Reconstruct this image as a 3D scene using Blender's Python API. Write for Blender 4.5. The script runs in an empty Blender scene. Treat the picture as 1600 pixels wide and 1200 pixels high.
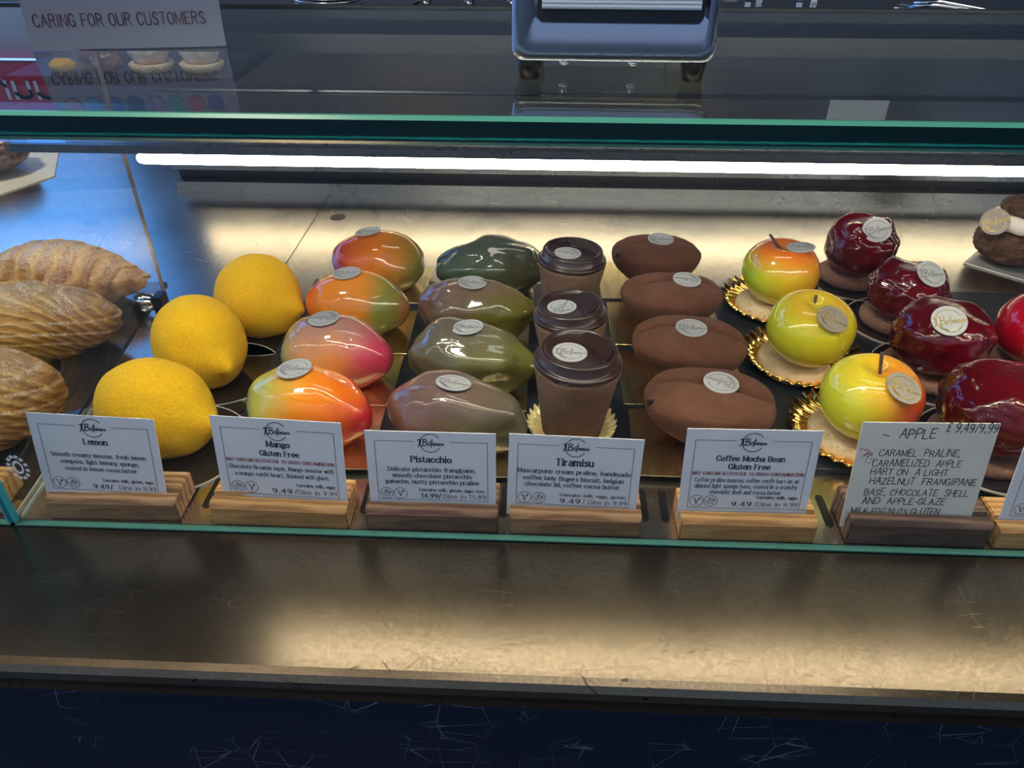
import bpy, bmesh, math, random
from mathutils import Vector, Matrix, noise
R = math.radians
sc = bpy.context.scene
COL = sc.collection
# ---------------------------------------------------------------- camera
cd = bpy.data.cameras.new('camera'); cam = bpy.data.objects.new('camera', cd); COL.objects.link(cam)
cd.sensor_width = 36.0; cd.lens = 36.0 * 1202 / 1600; cd.clip_start = 0.01; cd.clip_end = 100
cam.location = (0, 0, 0.37)
cam.rotation_euler = (R(90 - 35.03), R(0.0), R(2.44))
sc.camera = cam
# ---------------------------------------------------------------- colour management
vs = sc.view_settings
sc.display_settings.display_device = 'sRGB'
vs.view_transform = 'Standard'; vs.look = 'None'; vs.gamma = 1.0; vs.use_curve_mapping = False
vs.exposure = 0.0
sc.cycles.max_bounces = 14; sc.cycles.transparent_max_bounces = 24; sc.cycles.glossy_bounces = 6
sc.cycles.caustics_reflective = True
# ---------------------------------------------------------------- world: clear blue sky
w = bpy.data.worlds.new('sky'); sc.world = w; w.use_nodes = True
wn = w.node_tree.nodes; wl = w.node_tree.links; wn.clear()
wo = wn.new('ShaderNodeOutputWorld'); wb = wn.new('ShaderNodeBackground')
tc = wn.new('ShaderNodeTexCoord'); sx = wn.new('ShaderNodeSeparateXYZ'); cr = wn.new('ShaderNodeValToRGB')
wl.new(tc.outputs['Generated'], sx.inputs[0]); wl.new(sx.outputs[2], cr.inputs[0])
cr.color_ramp.elements[0].position = 0.0; cr.color_ramp.elements[0].color = (0.42, 0.55, 0.78, 1)
cr.color_ramp.elements[1].position = 0.30; cr.color_ramp.elements[1].color = (0.36, 0.52, 0.80, 1)
# the sky is deeper and brighter over the street behind the shop than over the shaded side in front
rb = wn.new('ShaderNodeValToRGB'); wl.new(sx.outputs[2], rb.inputs[0])
rb.color_ramp.elements[0].position = 0.0; rb.color_ramp.elements[0].color = (0.55, 0.68, 0.85, 1)
rb.color_ramp.elements[1].position = 0.26; rb.color_ramp.elements[1].color = (0.10, 0.36, 1.0, 1)
sd = wn.new('ShaderNodeMapRange'); sd.inputs['From Min'].default_value = -.2; sd.inputs['From Max'].default_value = .4
wl.new(sx.outputs[1], sd.inputs['Value'])
mxw = wn.new('ShaderNodeMix'); mxw.data_type = 'RGBA'; wl.new(sd.outputs[0], mxw.inputs[0]); wl.new(cr.outputs[0], mxw.inputs[6]); wl.new(rb.outputs[0], mxw.inputs[7])
ms = wn.new('ShaderNodeMapRange'); ms.inputs['To Min'].default_value = .80; ms.inputs['To Max'].default_value = 3.0
wl.new(sd.outputs[0], ms.inputs['Value']); wl.new(ms.outputs[0], wb.inputs[1])
wl.new(mxw.outputs[2], wb.inputs[0])
wl.new(wb.outputs[0], wo.inputs[0])

def area(name, loc, rot, sx_, sy_, col, power):
    l = bpy.data.lights.new(name, 'AREA'); l.shape = 'RECTANGLE'; l.size = sx_; l.size_y = sy_
    l.color = col; l.energy = power
    o = bpy.data.objects.new(name, l); COL.objects.link(o); o.location = loc; o.rotation_euler = rot
    return o
# a ceiling lamp and the lamp under the rear sill; daylight enters from the sky through the open shop front
area('ceiling_lamp', (0.3, 0.9, 1.95), (0, 0, 0), 1.2, 0.25, (1.0, 0.93, 0.8), 7)
area('bay_fill_light', (-.75, .15, 1.9), (0, 0, 0), .35, .35, (1.0, .86, .68), 30)  # fill light added above the left bay to brighten the croissants
area('rear_case_lamp', (0.27, 0.985, 0.088), (R(-38), 0, 0), 1.47, 0.012, (1.0, 0.80, 0.50), 1.15)

# ---------------------------------------------------------------- tagging and building helpers
def tag(o, label=None, cat=None, group=None, kind=None):
    if label: o['label'] = label
    if cat: o['category'] = cat
    if group: o['group'] = group
    if kind: o['kind'] = kind
    return o

def empty(name, loc=(0, 0, 0), rz=0.0, rot=None):
    o = bpy.data.objects.new(name, None); COL.objects.link(o)
    o.location = loc; o.rotation_euler = rot if rot else (0, 0, rz); o.empty_display_size = 0.02
    return o

def link(name, bm, mat, parent=None, smooth=False, loc=None, rot=None):
    me = bpy.data.meshes.new(name)
    bmesh.ops.recalc_face_normals(bm, faces=bm.faces)
    if smooth:
        for f in bm.faces: f.smooth = True
    bm.to_mesh(me); bm.free()
    o = bpy.data.objects.new(name, me); COL.objects.link(o)
    for m in (mat if isinstance(mat, (list, tuple)) else [mat]): me.materials.append(m)
    if parent: o.parent = parent
    if loc: o.location = loc
    if rot: o.rotation_euler = rot
    return o

def raw(name, verts, faces, mat, parent=None, smooth=False, loc=None, rot=None):
    me = bpy.data.meshes.new(name); me.from_pydata([tuple(v) for v in verts], [], faces); me.update()
    o = bpy.data.objects.new(name, me); COL.objects.link(o); me.materials.append(mat)
    if smooth:
        for p in me.polygons: p.use_smooth = True
    if parent: o.parent = parent
    if loc: o.location = loc
    if rot: o.rotation_euler = rot
    return o

def box(bm, x0, x1, y0, y1, z0, z1, bev=0.0, seg=2):
    vsx = [bm.verts.new((x, y, z)) for x in (x0, x1) for y in (y0, y1) for z in (z0, z1)]
    idx = [(0, 1, 3, 2), (4, 6, 7, 5), (0, 4, 5, 1), (2, 3, 7, 6), (0, 2, 6, 4), (1, 5, 7, 3)]
    fs = [bm.faces.new([vsx[i] for i in f]) for f in idx]
    if bev:
        es = list({e for f in fs for e in f.edges})
        bmesh.ops.bevel(bm, geom=es, offset=bev, segments=seg, profile=0.5, affect='EDGES')
    return bm

def prism_x(bm, prof, x0, x1):
    a = [bm.verts.new((x0, y, z)) for y, z in prof]; b = [bm.verts.new((x1, y, z)) for y, z in prof]
    n = len(prof)
    bm.faces.new(a); bm.faces.new(b[::-1])
    for i in range(n): bm.faces.new((a[i], b[i], b[(i + 1) % n], a[(i + 1) % n]))
    return bm

def prism_z(bm, prof, z0, z1):
    a = [bm.verts.new((x, y, z0)) for x, y in prof]; b = [bm.verts.new((x, y, z1)) for x, y in prof]
    n = len(prof)
    bm.faces.new(a[::-1]); bm.faces.new(b)
    for i in range(n): bm.faces.new((a[i], a[(i + 1) % n], b[(i + 1) % n], b[i]))
    return bm

def lathe(bm, prof, n=48, fn=None, close=True):
    rings = []
    for r, z in prof:
        if r <= 1e-6: rings.append([bm.verts.new((0, 0, z))])
        else:
            ring = []
            for i in range(n):
                a = 2 * math.pi * i / n
                rr, zz = fn(a, r, z) if fn else (r, z)
                ring.append(bm.verts.new((rr * math.cos(a), rr * math.sin(a), zz)))
            rings.append(ring)
    for p, q in zip(rings, rings[1:]):
        if len(p) == 1 and len(q) == 1: continue
        for i in range(n):
            j = (i + 1) % n
            if len(p) == 1: bm.faces.new((p[0], q[i], q[j]))
            elif len(q) == 1: bm.faces.new((p[i], p[j], q[0]))
            else: bm.faces.new((p[i], p[j], q[j], q[i]))
    if close:
        if len(rings[0]) > 1: bm.faces.new(rings[0][::-1])
        if len(rings[-1]) > 1: bm.faces.new(rings[-1])
    return bm

def blob(bm, fn, nu=72, nv=40):
    """closed skin: fn maps a unit direction to a point; poles on the z axis"""
    top = bm.verts.new(fn(Vector((0, 0, 1)))); bot = bm.verts.new(fn(Vector((0, 0, -1))))
    rings = []
    for j in range(1, nv):
        t = math.pi * j / nv
        rings.append([bm.verts.new(fn(Vector((math.sin(t) * math.cos(2 * math.pi * i / nu), math.sin(t) * math.sin(2 * math.pi * i / nu), math.cos(t))))) for i in range(nu)])
    for i in range(nu):
        k = (i + 1) % nu
        bm.faces.new((top, rings[0][i], rings[0][k])); bm.faces.new((bot, rings[-1][k], rings[-1][i]))
        for p, q in zip(rings, rings[1:]): bm.faces.new((p[i], q[i], q[k], p[k]))
    return bm

def tube(bm, pts, r, n=10, cap=True):
    pts = [Vector(p) for p in pts]; rings = []
    rr = r if isinstance(r, (list, tuple)) else [r] * len(pts)
    for i, p in enumerate(pts):
        d = (pts[min(i + 1, len(pts) - 1)] - pts[max(i - 1, 0)]).normalized()
        u = d.orthogonal().normalized() if i == 0 else (u - d * u.dot(d)).normalized()
        v = d.cross(u)
        rings.append([bm.verts.new(p + (u * math.cos(2 * math.pi * k / n) + v * math.sin(2 * math.pi * k / n)) * rr[i]) for k in range(n)])
    for p, q in zip(rings, rings[1:]):
        for k in range(n): bm.faces.new((p[k], p[(k + 1) % n], q[(k + 1) % n], q[k]))
    if cap: bm.faces.new(rings[0][::-1]); bm.faces.new(rings[-1])
    return bm

def copy_tree(o, parent=None):
    c = o.copy(); COL.objects.link(c)
    if parent: c.parent = parent
    for ch in list(o.children): copy_tree(ch, c)
    return c

def N(p, f, s=0): return noise.noise(Vector((p[0] * f + s, p[1] * f + s * 1.7, p[2] * f - s)))

# ---------------------------------------------------------------- materials
class G:
    """small node-graph helper around one Principled shader"""
    def __init__(s, name, col=(.5, .5, .5), rough=.5, metal=0.0, coat=0.0, spec=.5, croug=.03, **kw):
        s.m = bpy.data.materials.new(name); s.m.use_nodes = True
        s.n = s.m.node_tree.nodes; s.l = s.m.node_tree.links
        s.b = s.n['Principled BSDF']; b = s.b.inputs
        b['Base Color'].default_value = (*col, 1); b['Roughness'].default_value = rough; b['Metallic'].default_value = metal
        b['Coat Weight'].default_value = coat; b['Coat Roughness'].default_value = croug; b['Specular IOR Level'].default_value = spec
        for k, v in kw.items(): b[k.replace('_', ' ')].default_value = v
        s.tc = s.n.new('ShaderNodeTexCoord')
    def map(s, scale=(1, 1, 1), rot=(0, 0, 0), src='Object', loc=(0, 0, 0)):
        m = s.n.new('ShaderNodeMapping'); m.inputs['Scale'].default_value = scale; m.inputs['Rotation'].default_value = rot; m.inputs['Location'].default_value = loc
        s.l.new(s.tc.outputs[src], m.inputs[0]); return m.outputs[0]
    def noise(s, vec, scale=5, detail=4, rough=.5, dist=0):
        t = s.n.new('ShaderNodeTexNoise'); t.inputs['Scale'].default_value = scale; t.inputs['Detail'].default_value = detail
        t.inputs['Roughness'].default_value = rough; t.inputs['Distortion'].default_value = dist
        s.l.new(vec, t.inputs['Vector']); return t.outputs['Fac']
    def wave(s, vec, scale=5, dist=2, detail=2, dscale=1, prof='SIN', d='X'):
        t = s.n.new('ShaderNodeTexWave'); t.wave_profile = prof; t.bands_direction = d
        t.inputs['Scale'].default_value = scale; t.inputs['Distortion'].default_value = dist
        t.inputs['Detail'].default_value = detail; t.inputs['Detail Scale'].default_value = dscale
        s.l.new(vec, t.inputs['Vector']); return t.outputs['Fac']
    def voro(s, vec, scale=5, feat='F1'):
        t = s.n.new('ShaderNodeTexVoronoi'); t.feature = feat; t.inputs['Scale'].default_value = scale
        s.l.new(vec, t.inputs['Vector']); return t.outputs['Distance']
    def ramp(s, fac, stops, interp='LINEAR'):
        t = s.n.new('ShaderNodeValToRGB'); t.color_ramp.interpolation = interp; e = t.color_ramp.elements
        while len(e) < len(stops): e.new(0.5)
        for k, (p, c) in zip(e, stops):
            k.position = p; k.color = (*c, 1) if isinstance(c, (tuple, list)) else (c, c, c, 1)
        s.l.new(fac, t.inputs[0]); return t.outputs[0]
    def mix(s, f, a, b, mode='MIX'):
        t = s.n.new('ShaderNodeMix'); t.data_type = 'RGBA'; t.blend_type = mode
        for k, v in ((0, f), (6, a), (7, b)):
            if hasattr(v, 'links'): s.l.new(v, t.inputs[k])
            elif isinstance(v, (tuple, list)): t.inputs[k].default_value = (*v, 1)
            else: t.inputs[k].default_value = v if k == 0 else (v, v, v, 1)
        return t.outputs[2]
    def math(s, op, a, b=0.0):
        t = s.n.new('ShaderNodeMath'); t.operation = op
        for k, v in ((0, a), (1, b)):
            if hasattr(v, 'links'): s.l.new(v, t.inputs[k])
            else: t.inputs[k].default_value = v
        return t.outputs[0]
    def sep(s, vec):
        t = s.n.new('ShaderNodeSeparateXYZ'); s.l.new(vec, t.inputs[0]); return t.outputs
    def color(s, o): s.l.new(o, s.b.inputs['Base Color']); return s
    def rough(s, o): s.l.new(o, s.b.inputs['Roughness']); return s
    def bump(s, h, strength=.3, dist=.001):
        t = s.n.new('ShaderNodeBump'); t.inputs['Strength'].default_value = strength; t.inputs['Distance'].default_value = dist
        s.l.new(h, t.inputs['Height']); s.l.new(t.outputs[0], s.b.inputs['Normal'])
        return t.outputs[0]

def plain(name, col, rough=.5, metal=0, **k): return G(name, col, rough, metal, **k).m

def glass_mat(name, tint, extra=0.0):
    m = bpy.data.materials.new(name); m.use_nodes = True; n = m.node_tree.nodes; l = m.node_tree.links; n.clear()
    o = n.new('ShaderNodeOutputMaterial'); mx = n.new('ShaderNodeMixShader'); t = n.new('ShaderNodeBsdfTransparent')
    g = n.new('ShaderNodeBsdfGlossy'); f = n.new('ShaderNodeFresnel'); f.inputs[0].default_value = 1.5
    t.inputs[0].default_value = (*tint, 1); g.inputs['Roughness'].default_value = 0.0; g.inputs[0].default_value = (.95, .97, 1, 1)
    # a thin pane: both faces' mirror shares are carried by the face that meets the ray from outside
    ge = n.new('ShaderNodeNewGeometry'); a = n.new('ShaderNodeMath'); a.operation = 'SUBTRACT'; a.inputs[0].default_value = 1.0; l.new(ge.outputs['Backfacing'], a.inputs[1])
    q = n.new('ShaderNodeMath'); q.operation = 'MULTIPLY'; q.use_clamp = True; l.new(f.outputs[0], q.inputs[0]); l.new(a.outputs[0], q.inputs[1])
    q2 = n.new('ShaderNodeMath'); q2.operation = 'MULTIPLY'; q2.use_clamp = True; l.new(q.outputs[0], q2.inputs[0]); q2.inputs[1].default_value = 1.5
    l.new(q2.outputs[0], mx.inputs[0]); l.new(t.outputs[0], mx.inputs[1]); l.new(g.outputs[0], mx.inputs[2]); l.new(mx.outputs[0], o.inputs[0])
    return m
M = {}
M['glass'] = glass_mat('clear_glass', (.985, .995, .99))
M['top_glass'] = glass_mat('top_glass', (.80, .87, .90))
M['black'] = plain('black_rubber', (.008, .008, .009), .35)
M['ink'] = plain('black_ink', (.012, .014, .022), .6)
M['red_ink'] = plain('red_ink', (.35, .02, .03), .6)
M['gold_ink'] = plain('gold_ink', (.95, .75, .22), .3, .6)
M['disc_ink'] = plain('engraved_ink', (.12, .12, .13), .5)
M['disc'] = plain('silver_disc', (.50, .50, .50), .35, .15)
M['disc_tan'] = plain('taupe_disc', (.34, .29, .24), .4, .1)
M['chrome'] = plain('chrome', (.72, .74, .78), .12, 1.0)
M['white'] = plain('white_vinyl', (.85, .86, .88), .4)

def steel(name, base, rough0, rough1, grime=.5, metal=1.0, along=True):
    g = G(name, base, .3, metal)
    v = g.map((1.5, 60, 60)) if along else g.map((20, 20, 20))
    br = g.noise(v, 14, 3, .6)
    cl = g.noise(g.map((1, 1, 1)), 9, 5, .6)
    fl = g.noise(g.map((1, 1, 1)), 420, 2, .7)
    # long fine scratches: stretched cell borders shown only here and there
    sc1 = g.voro(g.map((4, 26, 4), (0, 0, .08)), 2.3, 'DISTANCE_TO_EDGE')
    sc2 = g.voro(g.map((30, 6, 6), (0, 0, .5)), 2.0, 'DISTANCE_TO_EDGE')
    gate = g.ramp(g.noise(g.map(), 22, 2), [(.58, 0.0), (.66, 1.0)])
    s1 = g.ramp(sc1, [(0.0, 1.0), (.005, 0.0)]); s2 = g.ramp(sc2, [(0.0, 1.0), (.004, 0.0)])
    scr = g.math('MULTIPLY', g.math('MAXIMUM', s1, s2), gate)
    c = g.ramp(cl, [(.25, tuple(x * (1 - .35 * grime) for x in base)), (.5, base), (.8, tuple(min(1, x * (1 + .15 * grime)) for x in base))])
    if along == 'worn':    # dark scratches gathered along the rubbed front edge
        ny = g.ramp(g.sep(g.map())[1], [(.240, 1.0), (.262, .6), (.290, .0)])
        s3 = g.ramp(g.voro(g.map((7, 16, 4), (0, 0, -.15), loc=(3, 1, 0)), 2.6, 'DISTANCE_TO_EDGE'), [(0, 1.0), (.007, 0.0)])
        g3 = g.ramp(g.noise(g.map(), 34, 3), [(.50, 0.0), (.56, 1.0)]); sp = g.ramp(g.noise(g.map((1, 2, 1)), 130, 3), [(.66, 0.0), (.70, 1.0)])
        c = g.mix(g.math('MULTIPLY', g.math('MULTIPLY', g.math('MAXIMUM', s3, sp), g3), g.math('MULTIPLY', ny, .85)), c, (.015, .012, .012))
    c = g.mix(g.math('MULTIPLY', scr, .35), c, tuple(x * .35 for x in base))
    c = g.mix(.12, c, g.ramp(fl, [(.35, .05), (.65, 1.0)]), 'OVERLAY')
    g.color(c)
    r = g.math('ADD', g.math('MULTIPLY', cl, (rough1 - rough0)), g.math('ADD', rough0, g.math('MULTIPLY', scr, .1)))
    g.rough(r)
    h = g.math('ADD', g.math('MULTIPLY', br, .5), g.math('MULTIPLY', fl, .15))
    g.bump(h, .10, .0003)
    return g.m
M['counter'] = steel('worn_counter_steel', (.175, .140, .100), .18, .28, .9, along='worn')
M['floor_steel'] = steel('brushed_floor_steel', (.60, .57, .52), .19, .31, .4)
M['rear_steel'] = steel('grey_rear_steel', (.26, .27, .28), .22, .34, .4)
M['dark_metal'] = plain('dark_metal', (.02, .022, .027), .3, .3)
M['tray'] = plain('slate_tray', (.016, .020, .028), .33, .0, spec=.5)

def front_panel_mat():
    g = G('scratched_reflection_navy', (.010, .018, .042), .42, .15, spec=.35)  # the metal's dark, bluish reflection is put into the base colour
    gate = g.ramp(g.noise(g.map(), 16, 3), [(.50, 0.0), (.62, 1.0)])
    s1 = g.ramp(g.voro(g.map((5, 5, 22), (0, .15, 0)), 3.0, 'DISTANCE_TO_EDGE'), [(0, 1.0), (.012, 0.0)])
    s2 = g.ramp(g.voro(g.map((16, 5, 9), (0, -.6, 0)), 3.0, 'DISTANCE_TO_EDGE'), [(0, 1.0), (.010, 0.0)])
    fine = g.ramp(g.noise(g.map((6, 6, 40)), 60, 2), [(.68, 0.0), (.76, 1.0)])
    scr = g.math('MULTIPLY', g.math('MAXIMUM', s1, s2), gate)
    scr = g.math('ADD', g.math('MULTIPLY', scr, .75), g.math('MULTIPLY', g.math('MULTIPLY', fine, gate), .12))
    g.color(g.mix(scr, (.010, .018, .042), (.42, .45, .52)))
    return g.m
M['front_panel'] = front_panel_mat()

def edge_mat():
    g = G('green_glass_edge', (.0, .05, .055), .12, 0, coat=.6)
    x = g.sep(g.map())[0]
    g.color(g.ramp(g.noise(g.map((1, 1, 1)), 3, 2), [(.3, (.0, .022, .030)), (.7, (.002, .045, .045))]))
    g.b.inputs['Transmission Weight'].default_value = .35
    return g.m
M['edge'] = edge_mat()
M['edge_light'] = G('pale_green_glass_bevel', (.10, .42, .30), .18, 0, coat=.6).m
M['edge_mid'] = G('sea_green_glass_edge', (.06, .20, .17), .15, 0, coat=.8).m
M['edge_cyan'] = G('cyan_cut_glass', (.02, .42, .55), .12, 0, coat=.8).m

def wood_mat(name, a, b, c):
    g = G(name, a, .55)
    v = g.map((1.2, 9, 9)); n = g.noise(v, 18, 5, .6, .6)
    wv = g.wave(g.map((1, 6, 6), (0.05, 0, .04)), 9, 5, 3, 1.2, 'SIN', 'Y')
    k = g.math('ADD', g.math('MULTIPLY', n, .65), g.math('MULTIPLY', wv, .35))
    col = g.ramp(k, [(.28, c), (.48, a), (.72, b)])
    dots = g.ramp(g.noise(g.map(), 260, 2), [(.70, 0.0), (.76, 1.0)])
    g.color(g.mix(g.math('MULTIPLY', dots, .5), col, (.06, .025, .01))); g.bump(k, .25, .0006)
    return g.m
WOOD = [wood_mat('tan_wood', (.46, .25, .11), (.62, .37, .18), (.22, .10, .04)),
        wood_mat('honey_wood', (.68, .36, .12), (.82, .48, .19), (.42, .18, .05)),
        wood_mat('brown_wood', (.27, .14, .075), (.40, .23, .13), (.12, .055, .03)),
        wood_mat('walnut_wood', (.16, .09, .06), (.27, .16, .11), (.07, .035, .022))]

def card_mat(name, col):
    g = G(name, col, .5)
    g.color(g.ramp(g.noise(g.map(), 30, 4), [(.25, tuple(x * .93 for x in col)), (.6, col)]))
    g.bump(g.noise(g.map(), 500, 2), .05, .0002)
    return g.m
M['card'] = card_mat('white_card', (.80, .81, .84))
M['card_warm'] = card_mat('cream_card', (.80, .77, .67))

def gold_mat():
    g = G('gold_card_foil', (.80, .62, .30), .27, 1.0)
    n = g.noise(g.map((30, 3, 3)), 6, 4, .6)
    g.color(g.ramp(n, [(.3, (.66, .50, .24)), (.6, (.90, .72, .38)), (.8, (.98, .88, .62))]))
    g.bump(g.noise(g.map((1, 6, 1)), 60, 3), .25, .0004)
    return g.m
M['gold'] = gold_mat()
M['gold_doily'] = plain('gold_fluted_foil', (1.0, .60, .14), .16, 1.0)
M['yellow_doily'] = plain('pale_yellow_fluted_card', (.85, .68, .30), .35, .1, coat=.5)
M['board_side'] = plain('board_rim', (.55, .50, .42), .6)
M['black_board'] = G('black_gloss_board', (.012, .012, .014), .12, 0, coat=1.0).m
M['grey_board'] = plain('grey_board', (.42, .42, .43), .35, .4)

# ---- glazed cakes
def glaze(name, stops, axis=0, lo=-.05, hi=.05, zmix=None, rough=.22, seed=0, speck=.5, ripple=(55, .35)):
    g = G(name, (.5, .3, .1), rough, 0, coat=1.0, croug=.02, spec=.12)
    g.b.inputs['Subsurface Weight'].default_value = .12; g.b.inputs['Subsurface Radius'].default_value = (.006, .003, .001); g.b.inputs['Subsurface Scale'].default_value = 1.0
    s = g.sep(g.map()); n = g.noise(g.map(loc=(seed, seed, 0)), 38, 3)
    k = g.math('DIVIDE', g.math('SUBTRACT', s[axis], lo), hi - lo)
    k = g.math('ADD', k, g.math('MULTIPLY', g.math('SUBTRACT', n, .5), .35))
    c = g.ramp(k, stops)
    if zmix:
        col, z0, z1, seed2 = zmix
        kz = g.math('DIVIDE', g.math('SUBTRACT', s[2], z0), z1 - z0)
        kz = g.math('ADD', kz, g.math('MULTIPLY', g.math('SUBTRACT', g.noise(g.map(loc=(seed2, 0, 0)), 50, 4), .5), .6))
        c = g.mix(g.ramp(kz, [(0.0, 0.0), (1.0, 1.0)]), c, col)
    sp = g.ramp(g.noise(g.map(), 700, 2, .7), [(.35, .42), (.65, .60)])
    c = g.mix(.25 * speck, c, sp, 'OVERLAY')
    g.color(c)
    t = g.n.new('ShaderNodeBump'); t.inputs['Strength'].default_value = ripple[1]; t.inputs['Distance'].default_value = .0014
    g.l.new(g.noise(g.map(), ripple[0], 3, .5), t.inputs['Height']); g.l.new(t.outputs[0], g.b.inputs['Coat Normal'])
    return g.m

def matte(name, a, b, fine=900, bump=.5, scale=40, dark=None):
    g = G(name, a, .85, spec=.2)
    g.b.inputs['Sheen Weight'].default_value = .05
    c = g.ramp(g.noise(g.map(), scale, 4), [(.3, a), (.7, b)])
    f = g.noise(g.map(), fine, 3, .65)
    c = g.mix(.55, c, g.ramp(f, [(.3, .30), (.7, .66)]), 'OVERLAY')
    g.color(c); g.bump(f, bump, .0022)
    return g.m
M['cocoa'] = matte('cocoa_dusted_brown', (.115, .045, .025), (.160, .066, .037))
M['cocoa_cup'] = matte('cocoa_dusted_cup', (.15, .080, .050), (.24, .135, .085), 650, .8)
M['lid'] = G('dark_chocolate', (.030, .014, .011), .30, 0, coat=.25, croug=.2).m
M['lemon'] = matte('lemon_velvet', (.86, .47, .008), (.93, .56, .015), 520, .45, 25)
M['cookie'] = matte('pale_biscuit', (.72, .52, .28), (.84, .66, .42), 260, .8, 90)
g = bpy.data.materials['pale_biscuit']; _n = g.node_tree.nodes; _l = g.node_tree.links; _t = _n.new('ShaderNodeTexNoise'); _t.inputs['Scale'].default_value = 230; _c = _n.new('ShaderNodeTexCoord'); _l.new(_c.outputs['Object'], _t.inputs[0])
_r = _n.new('ShaderNodeValToRGB'); _r.color_ramp.elements[0].position = .68; _r.color_ramp.elements[1].position = .71; _l.new(_t.outputs[0], _r.inputs[0]); _m = _n.new('ShaderNodeMix'); _m.data_type = 'RGBA'
_b = _n['Principled BSDF'].inputs['Base Color']; _s = _b.links[0].from_socket; _l.new(_r.outputs[0], _m.inputs[0]); _l.new(_s, _m.inputs[6]); _m.inputs[7].default_value = (.28, .14, .06, 1); _l.new(_m.outputs[2], _b)
M['cookie_brown'] = matte('brown_biscuit', (.20, .10, .07), (.28, .15, .11), 260, .8, 90)
M['stem'] = plain('chocolate_stem', (.075, .062, .058), .35)
M['red_glaze'] = glaze('crimson_glaze', [(.2, (.065, .0015, .004)), (.5, (.115, .003, .007)), (.8, (.065, .002, .005))], seed=3, speck=0, ripple=(70, 1.0))
M['bright_red'] = glaze('bright_red_glaze', [(.2, (.42, .004, .015)), (.8, (.34, .004, .012))], seed=5, speck=0)

def croissant_mat(name, a, b, dark, sugar=.5, ang=(0, 0, 0), axis='X', sc_=30, rings=False):
    g = G(name, a, .5, 0, coat=.15, croug=.3)
    v = g.map((1, 1, 1), ang, loc=(.012, 0, .018) if rings else (0, 0, 0))
    wv = g.wave(v, sc_, 1.2 if rings else 5, 3, 30.0 if rings else 2.0, 'SIN', axis)
    if rings:
        q = [n_ for n_ in g.n if n_.type == 'TEX_WAVE'][0]; q.wave_type = 'RINGS'; q.rings_direction = 'Y'
    n = g.noise(g.map(), 60, 5, .65)
    col = g.ramp(g.math('ADD', g.math('MULTIPLY', wv, .40), g.math('MULTIPLY', n, .7)), [(.25, dark), (.5, a), (.85, b)])
    geo = g.n.new('ShaderNodeNewGeometry'); nz = g.sep(geo.outputs['Normal'])[2]
    s = g.ramp(g.noise(g.map(), 900, 3, .7), [(.48, 0.0), (.54, 1.0)])
    up = g.ramp(nz, [(.15, 0.0), (.85, 1.0)])
    k = g.math('MULTIPLY', g.math('MULTIPLY', s, up), sugar)
    patch = g.ramp(g.noise(g.map(), 35, 3), [(.35, .2), (.6, 1.0)])
    g.color(g.mix(g.math('MULTIPLY', k, patch), col, (.82, .78, .74)))
    g.bump(g.math('ADD', wv, n), .8, .0030)
    return g.m

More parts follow.
